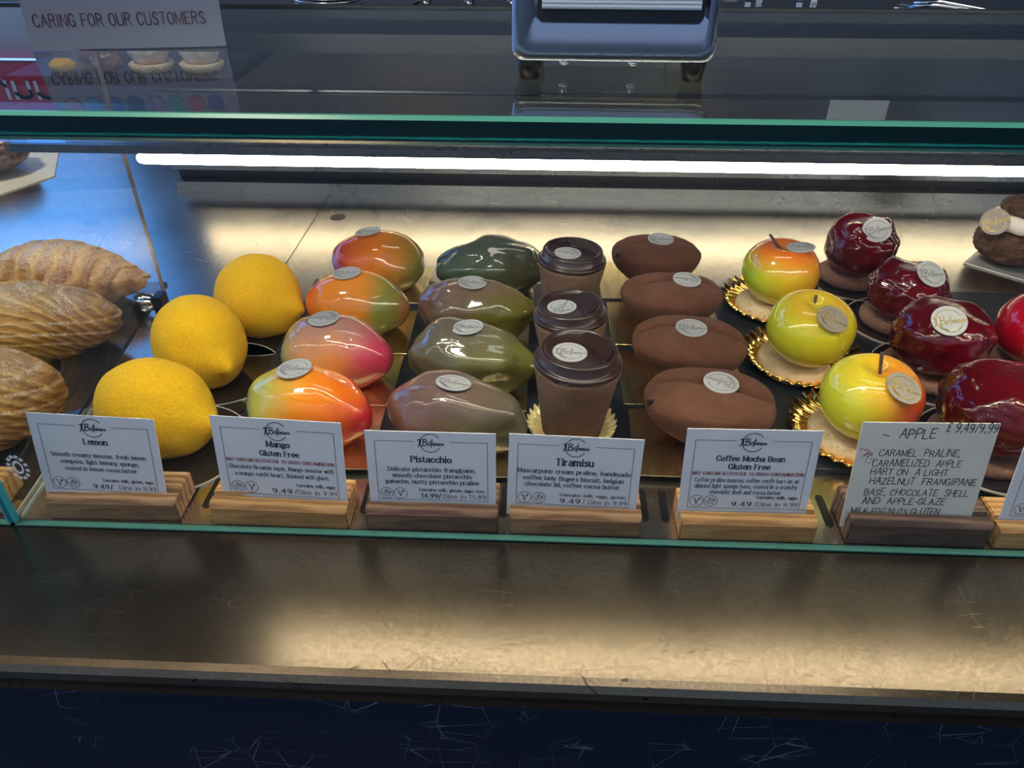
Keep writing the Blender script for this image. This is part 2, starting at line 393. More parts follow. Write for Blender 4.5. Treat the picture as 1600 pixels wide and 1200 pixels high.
# ---------------------------------------------------------------- stroke lettering
def cr_pts(p, k=5):
    out = []
    q = [p[0]] + p + [p[-1]]
    for i in range(1, len(q) - 2):
        a, b, c, d = q[i - 1], q[i], q[i + 1], q[i + 2]
        for s in range(k):
            t = s / k
            out.append(tuple(.5 * ((2 * b[m]) + (-a[m] + c[m]) * t + (2 * a[m] - 5 * b[m] + 4 * c[m] - d[m]) * t * t + (-a[m] + 3 * b[m] - 3 * c[m] + d[m]) * t ** 3) for m in (0, 1)))
    out.append(p[-1]); return out
GL = {
'a': (3.8, '~.6,4.1 2,5 3.4,4.4 3.6,3|3.6,3.2 3.6,0|~3.6,2.8 1.4,2.6 .2,1.4 1,.1 2.6,.2 3.6,1.3'),
'b': (3.9, '0,7.5 0,0|~0,3.6 1.8,5 3.7,3.8 3.7,1.2 1.8,0 0,1.2'),
'c': (3.6, '~3.5,3.8 2,5 .2,3.7 .2,1.3 2,0 3.6,.9'),
'd': (3.9, '3.7,7.5 3.7,0|~3.7,3.6 1.9,5 .1,3.8 .1,1.2 1.9,0 3.7,1.2'),
'e': (3.7, '.2,2.7 3.6,2.7|~3.6,2.7 3.3,4.4 2,5 .3,3.8 .1,2 1,.3 2.4,0 3.6,.8'),
'f': (2.6, '~3.2,7 2.2,7.5 1.1,6.4 1.1,5|1.1,5.4 1.1,0|0,4.9 2.7,4.9'),
'g': (3.7, '~1.9,5 .4,4.2 .5,2.4 1.9,1.8 3.2,2.6 3.1,4.4 1.9,5|~.9,2 .6,1 3,.5 3.6,-.8 2,-2.2 .2,-1.5 .8,0|3,4.7 3.9,4.9'),
'h': (3.8, '0,7.5 0,0|~0,3.6 1.8,5 3.5,4.2 3.5,2.8|3.5,3.2 3.5,0'),
'i': (.9, '.4,5 .4,0|.4,6.8 .4,7.4'),
'k': (3.7, '0,7.5 0,0|3.2,5 .2,2|1.3,3 3.5,0'),
'l': (.8, '.3,7.5 .3,0'),
'm': (6.2, '0,5 0,0|~0,3.6 1.5,5 2.9,4.2 2.9,3|2.9,3.2 2.9,0|~2.9,3.6 4.4,5 5.8,4.2 5.8,3|5.8,3.2 5.8,0'),
'n': (3.8, '0,5 0,0|~0,3.6 1.8,5 3.5,4.2 3.5,2.8|3.5,3.2 3.5,0'),
'o': (3.9, '~1.9,5 .3,3.9 .3,1.1 1.9,0 3.6,1.1 3.6,3.9 1.9,5'),
'p': (3.9, '0,5 0,-2.3|~0,3.6 1.8,5 3.7,3.8 3.7,1.2 1.8,0 0,1.2'),
'r': (2.6, '0,5 0,0|~0,3.2 1.1,4.7 2.5,4.8'),
's': (3.0, '~2.8,4.2 1.5,5 .3,4 1.5,2.7 2.9,1.3 1.5,0 .1,.8'),
't': (2.5, '1,6.4 1,1.2|~1,1.4 1.5,.1 2.6,.4|0,4.9 2.5,4.9'),
'u': (3.8, '0,5 0,1.8|~0,2 .6,.2 2,0 3.4,1.2|3.4,5 3.4,0'),
'v': (3.6, '0,5 1.8,0|1.8,0 3.6,5'),
'w': (5.6, '0,5 1.4,0|1.4,0 2.8,4.6|2.8,4.6 4.1,0|4.1,0 5.5,5'),
'x': (3.5, '0,5 3.4,0|3.4,5 0,0'),
'y': (3.7, '0,5 1.9,.2|3.7,5 1,-2.3'),
'z': (3.4, '.1,4.9 3.3,4.9|3.3,4.9 0,0|0,.1 3.4,.1'),
'A': (5.0, '0,0 2.5,7.2|2.5,7.2 5,0|.9,2.6 4.1,2.6'),
'B': (4.3, '0,0 0,7.2|~0,7.2 2.4,7.2 3.7,6.2 3.2,4.3 0,3.8|~0,3.8 2.8,3.8 4.1,2.2 3.2,.1 0,0'),
'C': (4.6, '~4.4,5.6 3.6,6.9 2.2,7.2 .4,5.7 .1,3.6 .5,1.3 2.3,0 3.8,.4 4.5,1.6'),
'D': (4.8, '0,0 0,7.2|~0,7.2 2.6,7.1 4.5,5.2 4.5,2 2.6,.1 0,0'),
'E': (4.0, '0,0 0,7.2|0,7.1 3.9,7.1|0,3.7 3.1,3.7|0,.1 4,.1'),
'F': (3.8, '0,0 0,7.2|0,7.1 3.9,7.1|0,3.7 3.1,3.7'),
'G': (4.9, '~4.5,5.6 3.6,6.9 2.2,7.2 .4,5.7 .1,3.6 .5,1.3 2.3,0 3.8,.3 4.6,1.4|4.6,3.2 4.6,.4|2.9,3.2 4.8,3.2'),
'H': (4.8, '0,0 0,7.2|4.7,0 4.7,7.2|0,3.7 4.7,3.7'),
'I': (1.0, '.4,0 .4,7.2'),
'K': (4.5, '0,0 0,7.2|4.2,7.2 0,2.6|1.6,4.2 4.5,0'),
'L': (3.9, '0,0 0,7.2|0,.1 3.9,.1'),
'M': (5.8, '0,0 0,7.2|0,7.2 2.9,1|2.9,1 5.7,7.2|5.7,7.2 5.7,0'),
'N': (4.8, '0,0 0,7.2|0,7.2 4.7,0|4.7,0 4.7,7.2'),
'O': (5.0, '~2.5,7.2 .6,5.9 .1,3.6 .6,1.3 2.5,0 4.4,1.3 4.9,3.6 4.4,5.9 2.5,7.2'),
'P': (4.2, '0,0 0,7.2|~0,7.2 2.6,7.1 4,5.8 3.6,4 0,3.5'),
'R': (4.6, '0,0 0,7.2|~0,7.2 2.6,7.1 4,5.8 3.4,4.1 0,3.7|2.2,3.8 4.5,0'),
'S': (4.1, '~3.9,5.9 2.3,7.2 .4,6 .8,4.3 3.4,3 3.9,1.4 2.2,0 .2,1.2'),
'T': (4.6, '2.3,0 2.3,7.2|0,7.1 4.6,7.1'),
'U': (4.7, '0,7.2 0,2.4|~0,2.5 .6,.5 2.3,0 4,.5 4.6,2.5|4.6,2.4 4.6,7.2'),
'V': (4.8, '0,7.2 2.4,0|2.4,0 4.8,7.2'),
'Y': (4.6, '0,7.2 2.3,3.5|4.6,7.2 2.3,3.5|2.3,3.5 2.3,0'),
'Z': (4.3, '.1,7.1 4.2,7.1|4.2,7.1 0,.1|0,.1 4.3,.1'),
'0': (4.2, '~2.1,7.2 .4,5.8 .4,1.4 2.1,0 3.8,1.4 3.8,5.8 2.1,7.2'),
'1': (2.6, '1.5,0 1.5,7.2|.2,6 1.5,7.2'),
'4': (4.3, '3.1,0 3.1,7.2|3.1,7.2 0,2.2|0,2.1 4.3,2.1'),
'5': (4.0, '.6,7.1 3.6,7.1|.6,7.1 .4,4|~.4,4 2.4,4.5 3.8,2.6 2.8,.3 .1,.5'),
'8': (4.1, '~2,3.9 .5,5 .8,6.8 2,7.2 3.4,6.7 3.5,5 2,3.9 .3,2.4 .6,.4 2,0 3.6,.5 3.8,2.4 2,3.9'),
'9': (4.2, '~3.8,5 2,3 .3,4.4 .6,6.6 2.1,7.2 3.6,6.4 3.8,4.4 3,1.2 .9,0'),
'.': (.9, '.4,0 .4,.6'), ',': (1.0, '.6,.7 .1,-1.2'), ':': (.9, '.4,.2 .4,.8|.4,4 .4,4.6'),
'/': (3.0, '0,-.8 2.8,7.8'), '-': (2.2, '.2,3 2,3'), ' ': (2.0, ''),
'#': (4.2, '~3.9,6 2.8,7.2 1.5,6 1.5,3 .6,.2|0,.2 4,.2|.4,3.6 3.2,3.6'),
}

class Ink:
    """collects flat pen strokes in a 2-D frame and lays them as one thin mesh"""
    def __init__(s): s.v = []; s.f = []
    def seg(s, a, b, wd):
        dx, dy = b[0] - a[0], b[1] - a[1]; L = math.hypot(dx, dy)
        if L < 1e-9: return
        ux, uy = dx / L * wd * .45, dy / L * wd * .45; nx, ny = -dy / L * wd / 2, dx / L * wd / 2
        i = len(s.v)
        s.v += [(a[0] - ux + nx, a[1] - uy + ny), (a[0] - ux - nx, a[1] - uy - ny), (b[0] + ux - nx, b[1] + uy - ny), (b[0] + ux + nx, b[1] + uy + ny)]
        s.f.append((i, i + 1, i + 2, i + 3))
    def line(s, pts, wd):
        for a, b in zip(pts, pts[1:]): s.seg(a, b, wd)
    def arc(s, c, r, a0, a1, wd, n=40, ry=None):
        ry = ry or r
        s.line([(c[0] + r * math.cos(R(a0 + (a1 - a0) * i / n)), c[1] + ry * math.sin(R(a0 + (a1 - a0) * i / n))) for i in range(n + 1)], wd)
    def width(s, t, sp=1.5): return sum(GL[c][0] + sp for c in t) - sp
    def text(s, t, x, y, width, align='c', wt=.9, serif=True, sp=1.5, slant=0.0, maxh=None, jit=0, rot=0.0, contrast=.55, xs=1.0):
        k = width / s.width(t, sp); ky = k if maxh is None else maxh / 7.2
        x0 = x - width / 2 if align == 'c' else (x - width if align == 'r' else x)
        rng = random.Random(t); cx = 0.0; wt_ = wt * min(k, ky) if maxh else wt * k
        for ch in t:
            adv, gs = GL[ch]; jy = rng.uniform(-jit, jit); js = 1 + rng.uniform(-jit, jit) * .25; jr = rng.uniform(-jit, jit) * .15
            for st in gs.split('|'):
                if not st: continue
                sm = st[0] == '~'; p = [tuple(float(q) for q in z.split(',')) for z in st.lstrip('~').split(' ')]
                raw_p = p
                if sm: p = cr_pts(p, 4)
                def T(q):
                    qx, qy = q[0], q[1] * js + jy; qx += qy * (slant + jr)
                    X, Y = (cx + qx) * k, qy * ky
                    return (x0 + X * math.cos(rot) - Y * math.sin(rot), y + X * math.sin(rot) + Y * math.cos(rot))
                for a, b in zip(p, p[1:]):
                    d = math.hypot(b[0] - a[0], b[1] - a[1]) or 1; vert = abs(b[1] - a[1]) / d
                    w_ = wt_ * (contrast + (1 - contrast) * vert) if serif else wt_
                    s.seg(T(a), T(b), w_)
                if serif and not sm and len(p) == 2 and abs(p[0][1] - p[1][1]) > 1.5:
                    for e, o in ((p[0], p[1]), (p[1], p[0])):
                        if abs(e[0] - o[0]) > .75 * abs(e[1] - o[1]): continue
                        yy = e[1]
                        if any(abs(yy - q) < .05 for q in (0, 5, 7.2, 7.5, -2.3)) and not (ch in 'AMNv4wy/,.' and abs(e[0] - o[0]) > .1 and yy in (7.2, 0) and ch in 'AN' and False):
                            lx, rx = -.85, .85
                            if ch.islower() and yy > o[1]: rx = .2
                            if ch in 'tf' and yy > 5.5: continue
                            if ch in 'i.:,/' and ch != 'i': continue
                            if ch == '4' and yy > 7: continue
                            s.seg(T((yy and e[0] + lx or e[0] + lx, yy + (-.15 if yy > o[1] else .15))), T((e[0] + rx, yy + (-.15 if yy > o[1] else .15))), wt_ * .5)
            cx += adv + sp
    def logo(s, c, r, wd, sl=.25, full=False, arcs=True):
        """the bakery's script wordmark written across an open ring"""
        if full:
            s.arc(c, r, 20, 160, wd); s.arc(c, r, 195, 335, wd); s.arc(c, r * .88, 205, 250, wd * 1.6)
        else:
            s.arc(c, r, 38, 325, wd, 60)
        k = r / 10.0; x, y = c[0] - 12.5 * k, c[1] - 2.0 * k
        def P(pts, w_=1.0): s.line([(x + q[0] * k, y + q[1] * k) for q in cr_pts(pts, 4)], wd * w_)
        P([(0, 4.6), (1.6, 5.8), (3.2, 6)], 1); P([(2.2, 6), (2.0, 2), (1.2, -1.4), (.2, -1.6)], 1.1); P([(3.6, 6.2), (3.0, 1.5), (3.2, -1.2), (4.4, -.6)], 1)
        P([(6.2, 5.8), (5.6, 2), (5.2, -1.2)], 1.2); P([(5.0, 5.6), (7.6, 6.4), (9.2, 5.2), (8, 3.4), (6, 2.9), (8.6, 2.6), (9.2, .8), (7.4, -1), (5.2, -.6)], 1.1)
        P([(11.6, 2.4), (10.2, 1.6), (10.4, -.4), (12, -.3), (12.4, 1.6), (11.6, 2.4)]); P([(14.4, 6.4), (13.6, 2), (13.2, -2.6)], 1.1); P([(12.4, 3.6), (15.4, 4.2)])
        P([(16.2, 2), (14.8, 1.6), (14.6, 0), (16, .2), (16.6, 1.8), (16.6, -.2), (17.6, .4)]); P([(17.8, 1.9), (17.7, -.4)]); P([(17.8, 1), (19, 2), (19.4, -.3), (20.2, .4)])
        P([(20.4, 1.8), (20.3, -.3), (21, .2)]); P([(22.8, 1.8), (21.6, 1.4), (21.7, -.1), (23, .1)]); P([(24.4, 1.7), (23.6, .8), (24.4, -.1), (25.2, .8), (24.4, 1.7)])
    def build(s, name, mat, parent, frame='xz', off=0.0, loc=None, rot=None):
        if frame == 'xz': V = [(x, off, y) for x, y in s.v]; F = s.f
        else: V = [(x, y, off) for x, y in s.v]; F = s.f
        return raw(name, V, [tuple(f) for f in F], mat, parent, loc=loc, rot=rot)

# ================================================================ THE ROOM
def struct(name, bm, mat, **k):
    o = link(name, bm, mat, **k); o['kind'] = 'structure'; return o
M['wall'] = plain('grey_painted_wall', (.17, .21, .27), .7)
M['ceil'] = plain('ceiling_paint', (.24, .28, .34), .8)
M['tiles'] = plain('dark_floor_tiles', (.05, .05, .055), .4)
b = bmesh.new(); box(b, -4, 3, -.9, 3.1, 2.2, 2.3); struct('ceiling', b, M['ceil'])
b = bmesh.new(); box(b, -9, 6, -6, 14, -1.0, -.95); struct('floor', b, M['tiles'])
b = bmesh.new()     # back wall with a window opening on the left
box(b, -1.64, 3, 3.0, 3.1, -.95, 2.2); box(b, -4, -1.64, 3.0, 3.1, -.95, .45); box(b, -4, -1.64, 3.0, 3.1, 2.08, 2.2)
struct('wall_back', b, M['wall'])
b = bmesh.new(); box(b, -4, 3, -1.7, -1.6, -.95, .25); struct('wall_front_blocker', b, M['wall'])  # unseen low wall, added to block low sky light and darken reflections
b = bmesh.new(); box(b, 3.0, 3.1, -1.6, 3.0, -.95, 2.2); struct('wall_right', b, M['wall'])
b = bmesh.new()
for x in (-1.68, -2.9): box(b, x, x + .04, 2.96, 3.04, .45, 2.08)
box(b, -4, -1.64, 2.96, 3.04, .45, .49); box(b, -4, -1.64, 2.96, 3.04, 2.04, 2.08)
struct('window_1', b, M['dark_metal'])
b = bmesh.new()
for y in (.9, 1.5, 2.1): box(b, -4, 3, y, y + .16, 2.08, 2.2)
struct('trim_1', b, M['ceil'])

# red shop front and a street tree across the road
shop = empty('shop_front', (-6.2, 8.0, -.95)); tag(shop, 'red shop front with white windows across the street, mirrored in the glass top', 'shop front')
b = bmesh.new(); box(b, -2.2, 2.2, 0, .3, 0, 1.3); box(b, -2.2, -1.9, 0, .3, 1.3, 2.9); box(b, 1.55, 1.8, 0, .3, 1.3, 2.9); box(b, -.2, .1, 0, .3, 1.3, 2.9)
link('facade', b, plain('red_shop_paint', (.75, .03, .06), .5), shop)
b = bmesh.new(); box(b, -2.3, 2.3, -.12, .0, 2.9, 3.45); fas = link('fascia', b, plain('red_fascia', (.80, .03, .07), .5), shop)
b = bmesh.new(); box(b, -1.9, 1.55, .1, .2, 1.3, 2.9); link('window_panel', b, plain('white_shop_window', (.85, .88, .9), .3), shop)
ik = Ink(); ik.text('Sunny', .9, 3.08, 1.1, 'c', 1.2, False, maxh=.22); ik.build('lettering', M['white'], shop, off=-.13)
tr = empty('street_tree', (-5.6, 6.6, -.95)); tag(tr, 'leafy green street tree in front of the red shop front', 'tree')
b = bmesh.new(); tube(b, [(0, 0, 0), (.05, 0, 1.2), (.0, 0, 1.9)], [.09, .07, .05]); link('trunk', b, plain('bark', (.12, .08, .05), .8), tr)
b = bmesh.new(); blob(b, lambda n: Vector((0, 0, 2.35)) + Vector((n.x * .62, n.y * .6, n.z * .72)) * (1 + .5 * N(n, 3.1, 2)), 60, 40)
g = G('leaves', (.05, .14, .07), .6); g.color(g.ramp(g.noise(g.map(), 9, 5, .7), [(.35, (.02, .07, .04)), (.65, (.25, .45, .30))])); link('crown', b, g.m, tr, True)

# ================================================================ THE DISPLAY CASE
case = empty('display_case', (0, 0, 0)); tag(case, 'long bakery display case with worn steel counter, glass front and glass top', 'display case')
XL, XR = -1.1, 1.0
# steel counter and case floor: one bent sheet with a rounded nose
b = bmesh.new()
prof = [(.946, 0), (.36, 0), (.252, 0), (.2475, -.0008), (.2440, -.003), (.2424, -.0065), (.2420, -.010), (.2424, -.016), (.25, -.0165), (.25, -.012), (.946, -.012)]
prism_x(b, prof, XL, XR)
ctop = link('counter_top', b, M['counter'], case)
b = bmesh.new(); box(b, XL, XR, .3555, .946, 0.0, .0006); box(b, XL, -.476, .946, 1.35, -.012, .0006); flr = link('case_floor', b, M['floor_steel'], case)
b = bmesh.new(); prism_x(b, [(.2455, -.0165), (.2440, -.020), (.2440, -.90), (.265, -.90), (.265, -.0165)], XL, XR); link('front_panel', b, M['front_panel'], case)
# vents in the case floor
bm0 = bmesh.new(); pr = [(.0027 * math.cos(R(a)), (.0125 if a < 180 else -.0125) + .0027 * math.sin(R(a))) for a in range(0, 360, 20)]
prism_z(bm0, pr, .0006, .0011); first = link('vent_slot', bm0, M['black'], case, loc=(-.252, .386, 0))
for i in range(1, 34):
    o = first.copy(); COL.objects.link(o); o.parent = case; o.location = (-.252 + i * .01355, .386, 0)
# seam between steel sheets and the far bolt hole
b = bmesh.new(); box(b, -.2755, -.2747, .43, .944, .0006, .0009); link('floor_seam', b, M['dark_metal'], case)
b = bmesh.new(); lathe(b, [(.0, .0006), (.009, .0006), (.009, .0011), (0, .0011)], 24); link('bolt_hole', b, M['black'], case, loc=(-.248, .869, 0))
# rear housing: stepped dark sills, then the black work top behind
b = bmesh.new(); prism_x(b, [(.944, 0), (.944, .014), (.962, .014), (.962, .030), (.944, .030), (.944, .052), (.985, .052), (.985, .10), (.944, .10),
                             (.944, .125), (.952, .128), (.952, .158), (.944, .160), (.944, .186), (.958, .188), (.958, .2), (1.02, .2), (1.02, 0)], -.475, XR)
link('rear_housing', b, M['rear_steel'], case)
b = bmesh.new(); box(b, -.475, XR, .9605, .966, .0142, .0298); box(b, -.475, XR, .9435, .9445, .1255, .1275); link('shadow_gap', b, M['dark_metal'], case)
b = bmesh.new(); box(b, -.475, 1.2, 1.02, 2.0, .17, .2); link('rear_work_top', b, G('black_worktop', (.010, .012, .018), .12, 0, coat=.5).m, case)
b = bmesh.new(); box(b, -.475, 1.2, 1.06, 1.12, -.9, .17); link('rear_support', b, M['dark_metal'], case)
# front glass: one pane each side of the partition
for x0, x1 in ((-1.1, -.3475), (-.3440, XR)):
    b = bmesh.new(); box(b, x0, x1, .3495, .3535, .0018, .2560); fp = link('front_pane', b, M['glass'], case)
    b = bmesh.new(); box(b, x0, x1, .3492, .3538, .0006, .0018); link('bottom_edge', b, M['edge_mid'], fp)
    b = bmesh.new()
    if x0 > -1: box(b, x0 - .0002, x0 + .0010, .3493, .3537, .003, .2555)
    else: box(b, x1 - .0010, x1 + .0002, .3493, .3537, .003, .2555)
    link('cut_edge', b, M['edge_cyan'], fp)
# glass top with polished green edge
b = bmesh.new(); box(b, XL, XR, .352, .628, .2572, .2700); tp = link('top_pane', b, M['top_glass'], case)
b = bmesh.new(); prism_x(b, [(.3490, .2590), (.3490, .2685), (.3520, .2685), (.3520, .2590)], XL, XR); link('polished_edge', b, M['edge'], tp)
b = bmesh.new(); prism_x(b, [(.3490, .2685), (.3505, .2700), (.3530, .2700), (.3520, .2685)], XL, XR); prism_x(b, [(.3490, .2590), (.3502, .2572), (.3530, .2572), (.3520, .2590)], XL, XR); link('edge_bevel', b, M['edge_light'], tp)
b = bmesh.new(); box(b, XL, XR, .600, .634, .2440, .2570); box(b, XL, XR, .6285, .6345, .2572, .2715); link('rear_rail', b, M['dark_metal'], case)
# glass partition between the two bays, slightly skewed
pa = bmesh.new(); th = math.atan2(-.376 + .3455, .666 - .356)
box(pa, -.0015, .0015, 0, .312, .0008, .2438)
part = link('side_partition', pa, M['glass'], case, loc=(-.3455, .356, 0)); part.rotation_euler = (0, 0, -th)
b = bmesh.new(); box(b, -.0016, .0016, .3112, .3124, .0008, .2438); link('ground_edge', b, G('ground_glass_edge', (.30, .22, .18), .3, 0, coat=.5).m, part)
b = bmesh.new(); box(b, -.0030, -.0017, 0, .12, .0006, .0030); box(b, .0017, .0030, 0, .12, .0006, .0030); link('floor_channel', b, plain('worn_channel', (.55, .60, .52), .5, .2), part)
# clamp that holds the partition
cl = empty('glass_clamp', (-.371, .628, .014)); cl.parent = case
b = bmesh.new(); lathe(b, [(0, -.006), (.0085, -.006), (.0092, -.005), (.0092, .003), (.0080, .004), (.0080, .009), (.0065, .0095), (.0065, .014), (0, .014)], 32)
link('clamp_knob', b, M['chrome'], cl, True, rot=(0, R(90), 0), loc=(-.006, 0, 0))
b = bmesh.new(); box(b, .006, .015, -.0075, .0075, -.0125, .009, .001); link('clamp_block', b, M['dark_metal'], cl)
# light tube under the glass top, in its aluminium channel
lt = empty('light_tube', (0, .420, .2250)); lt.parent = case
b = bmesh.new(); tube(b, [(-.2300, 0, 0), (-.2295, 0, 0), (-.228, 0, 0), (-.225, 0, 0), (.9, 0, 0)], [.0004, .0018, .0028, .0032, .0032], 16)
e = G('warm_white_tube', (1, 1, 1), .5); e.b.inputs['Emission Color'].default_value = (1, .90, .70, 1); e.b.inputs['Emission Strength'].default_value = 40
link('diffuser', b, e.m, lt, True)
b = bmesh.new(); box(b, -.30, .9, -.003, .003, .0034, .008); link('channel', b, M['rear_steel'], lt)
lt2 = empty('light_tube', (0, .366, .2561)); lt2.parent = case
b = bmesh.new(); tube(b, [(-.7000, 0, 0), (-.698, 0, 0), (.9, 0, 0)], [.0004, .0009, .0009], 12); link('diffuser', b, e.m, lt2, True)
b = bmesh.new(); box(b, -.72, .9, -.003, .003, .0009, .0010); link('channel', b, M['rear_steel'], lt2)
# star-ring sticker on the front pane
st = Ink(); cx, cz = -.3228, .0524
bm_st = bmesh.new()
for i in range(12):
    a = R(i * 30 + 15); px, pz = cx + .0056 * math.cos(a), cz + .0088 * math.sin(a); vv = []
    for k in range(10):
        r_ = .0019 if k % 2 == 0 else .0009; aa = R(90 + k * 36); vv.append(bm_st.verts.new((px + r_ * math.cos(aa), .3491, pz + r_ * math.sin(aa))))
    bm_st.faces.new(vv)
n_ = 28; ring = [[bm_st.verts.new((cx + q * .0032 * math.cos(2 * math.pi * i / n_), .3491, cz + q * .0054 * math.sin(2 * math.pi * i / n_))) for i in range(n_)] for q in (1.0, .66)]
for i in range(n_): bm_st.faces.new((ring[0][i], ring[0][(i + 1) % n_], ring[1][(i + 1) % n_], ring[1][i]))
so = link('star_sticker', bm_st, M['white'], case)

# dark product tray
b = bmesh.new(); box(b, -.232, .60, .424, .700, .0008, .0048, .0008); tag(link('serving_tray', b, M['tray']), 'long thin black slate tray under the rows of cakes', 'tray')
TZ = .0049

# ================================================================ LOGO DISCS
def disc(parent, loc, rot, mat='disc', ink='disc_ink', r=.0125, spin=0.0):
    b = bmesh.new(); lathe(b, [(0, 0), (r, 0), (r, .0007), (0, .0007)], 40)
    d = link('logo_disc', b, M[mat], parent, loc=loc, rot=rot)
    k = Ink(); k.logo((0, 0), r * .74, .00042 if ink != 'gold_ink' else .0006, full=True)
    k.build('disc_print', M[ink], d, 'xy', .00085, rot=(0, 0, spin))
    return d

def disc_on(parent, f, dirv, mat='disc', ink='disc_ink', r=.0125, spin=0.0, tip=(0, 0, 0), lift=.0004):
    """press a logo disc flat onto the skin point that direction dirv leads to"""
    n = Vector(dirv).normalized(); u = n.orthogonal().normalized(); v = n.cross(u); e = .12
    p = f(n); a = f((n + u * e).normalized()) - f((n - u * e).normalized()); c = f((n + v * e).normalized()) - f((n - v * e).normalized())
    nm = a.cross(c).normalized(); nm = nm if nm.dot(n) > 0 else -nm
    nm = (nm + Vector(tip)).normalized()
    xa = Vector((1, 0, 0)); xa = (xa - nm * xa.dot(nm)).normalized(); ya = nm.cross(xa)
    m = Matrix((xa, ya, nm)).transposed()
    sag = max((f((n + u * e * math.cos(q) + v * e * math.sin(q)).normalized()) - p).dot(nm) for q in (0, 1, 2, 3, 4, 5))
    return disc(parent, p + nm * (lift + max(0, sag)), m.to_euler(), mat, ink, r, spin)

# ================================================================ MANGO AND PISTACHIO CAKES
def board(name, wx, wy, x, y, label, group, rz=0.0, mat='gold', z=TZ):
    b = bmesh.new(); box(b, -wx / 2, wx / 2, -wy / 2, wy / 2, 0, .0012, .0003, 1)
    o = link(name, b, M[mat], loc=(x, y, z), rot=(0, 0, rz)); tag(o, label, 'cake board', group); return o

def egg_cake(kind, x, y, rz, a, bb, c, mat, seed, taper=.18, lump=.05, tilt=0.0, z=TZ + .0013):
    t = empty(kind, (x, y, z), rz)
    def f(n):
        v = Vector((n.x * a, n.y * bb, n.z * c))
        s = 1 - taper * (n.x + .15) - .06 * n.x * n.x
        v.y *= s; v.z *= (s + 1) / 2
        k = 1 + lump * N(n, 1.6, seed) + lump * .22 * N(n, 3.2, seed + 3)
        v *= k
        if v.z < -c * .72: v.z = -c * .72 - (-c * .72 - v.z) * .15
        v.z += c * .76; v.z += tilt * v.x
        v.z = max(v.z, 0)
        return v
    b = bmesh.new(); blob(b, f, 96, 56); link('glazed_body', b, mat, t, True)
    return t, f

mango_y = [.690, .603, .523, .446]; place = ['at the back of its row', 'second from the back of its row', 'second from the front of its row', 'at the front of its row behind its card']
mcol = [
 [(.05, (.62, .03, .02)), (.35, (.78, .16, .02)), (.62, (.72, .22, .02)), (.95, (.22, .20, .03))],
 [(.05, (.60, .05, .02)), (.25, (.78, .24, .02)), (.60, (.70, .24, .03)), (.80, (.20, .22, .04)), (.98, (.30, .12, .03))],
 [(.02, (.32, .38, .16)), (.25, (.55, .28, .12)), (.55, (.72, .26, .06)), (.85, (.55, .06, .09)), (1.0, (.50, .03, .08))],
 [(.02, (.35, .42, .10)), (.28, (.55, .45, .08)), (.50, (.85, .28, .01)), (.80, (.85, .17, .01)), (.97, (.62, .02, .04))]]
mz = [None, None, ((.30, .17, .17), .035, .060, 4), ((.62, .22, .05), .05, .09, 2)]
mlab = ['red and orange glazed mango cake with an olive right end, rearmost of the mango cakes', 'orange glazed mango cake with red left end and green right end, second from the back', 'pink and orange glazed mango cake with grey green left end, second from the front', 'orange glazed mango cake with yellow green left end and red tip, behind the Mango card']
mdx = [-.162, -.164, -.165, -.167]
for i in range(4):
    t, f = egg_cake('mango_cake', mdx[i], mango_y[i], R([-6, -4, -9, -12][i]), .0475, .0335, [.0315, .031, .0315, .0325][i], glaze('mango_glaze', mcol[i], 0, -.047, .047, mz[i], seed=i * 2.3), i * 5.1, [-.12, .12, .16, .16][i], .05)
    tag(t, mlab[i], 'cake', 'mango shaped cakes')
    disc_on(t, f, (-.16, .02, .98), spin=R([5, 12, 190, 8][i]))
    board('cake_board', .096, .076, mdx[i] - .0005, mango_y[i] - [.0, .005, .0, .0][i], 'gold cake board under the ' + ['rearmost', 'third', 'second', 'front'][i] + ' mango cake' + ['', ' from the front', ' from the front', ''][i], 'gold boards under the mango cakes', R([-1, 1, 0, 1][i]))

pist_y = [.683, .598, .520, .442]; pdx = [-.050, -.058, -.055, -.060]
pcol = [
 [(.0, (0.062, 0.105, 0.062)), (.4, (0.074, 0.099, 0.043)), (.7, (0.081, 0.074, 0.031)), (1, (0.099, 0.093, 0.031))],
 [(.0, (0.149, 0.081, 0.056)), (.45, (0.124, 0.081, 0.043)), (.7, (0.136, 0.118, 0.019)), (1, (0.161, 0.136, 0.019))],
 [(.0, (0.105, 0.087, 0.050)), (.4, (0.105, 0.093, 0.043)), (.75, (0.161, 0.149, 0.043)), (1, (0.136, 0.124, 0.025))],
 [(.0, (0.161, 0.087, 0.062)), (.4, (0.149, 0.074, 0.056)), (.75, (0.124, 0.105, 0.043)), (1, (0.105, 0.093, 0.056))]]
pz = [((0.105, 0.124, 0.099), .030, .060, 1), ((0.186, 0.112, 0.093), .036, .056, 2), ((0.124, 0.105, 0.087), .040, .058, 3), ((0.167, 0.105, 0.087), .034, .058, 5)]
plab = ['dark green glazed pistachio cake at the back of its row, no logo disc', 'rosy brown and olive pistachio cake, second from the back of its row', 'olive green speckled pistachio cake, second from the front of its row', 'brown and olive glazed pistachio cake behind the Pistacchio card']
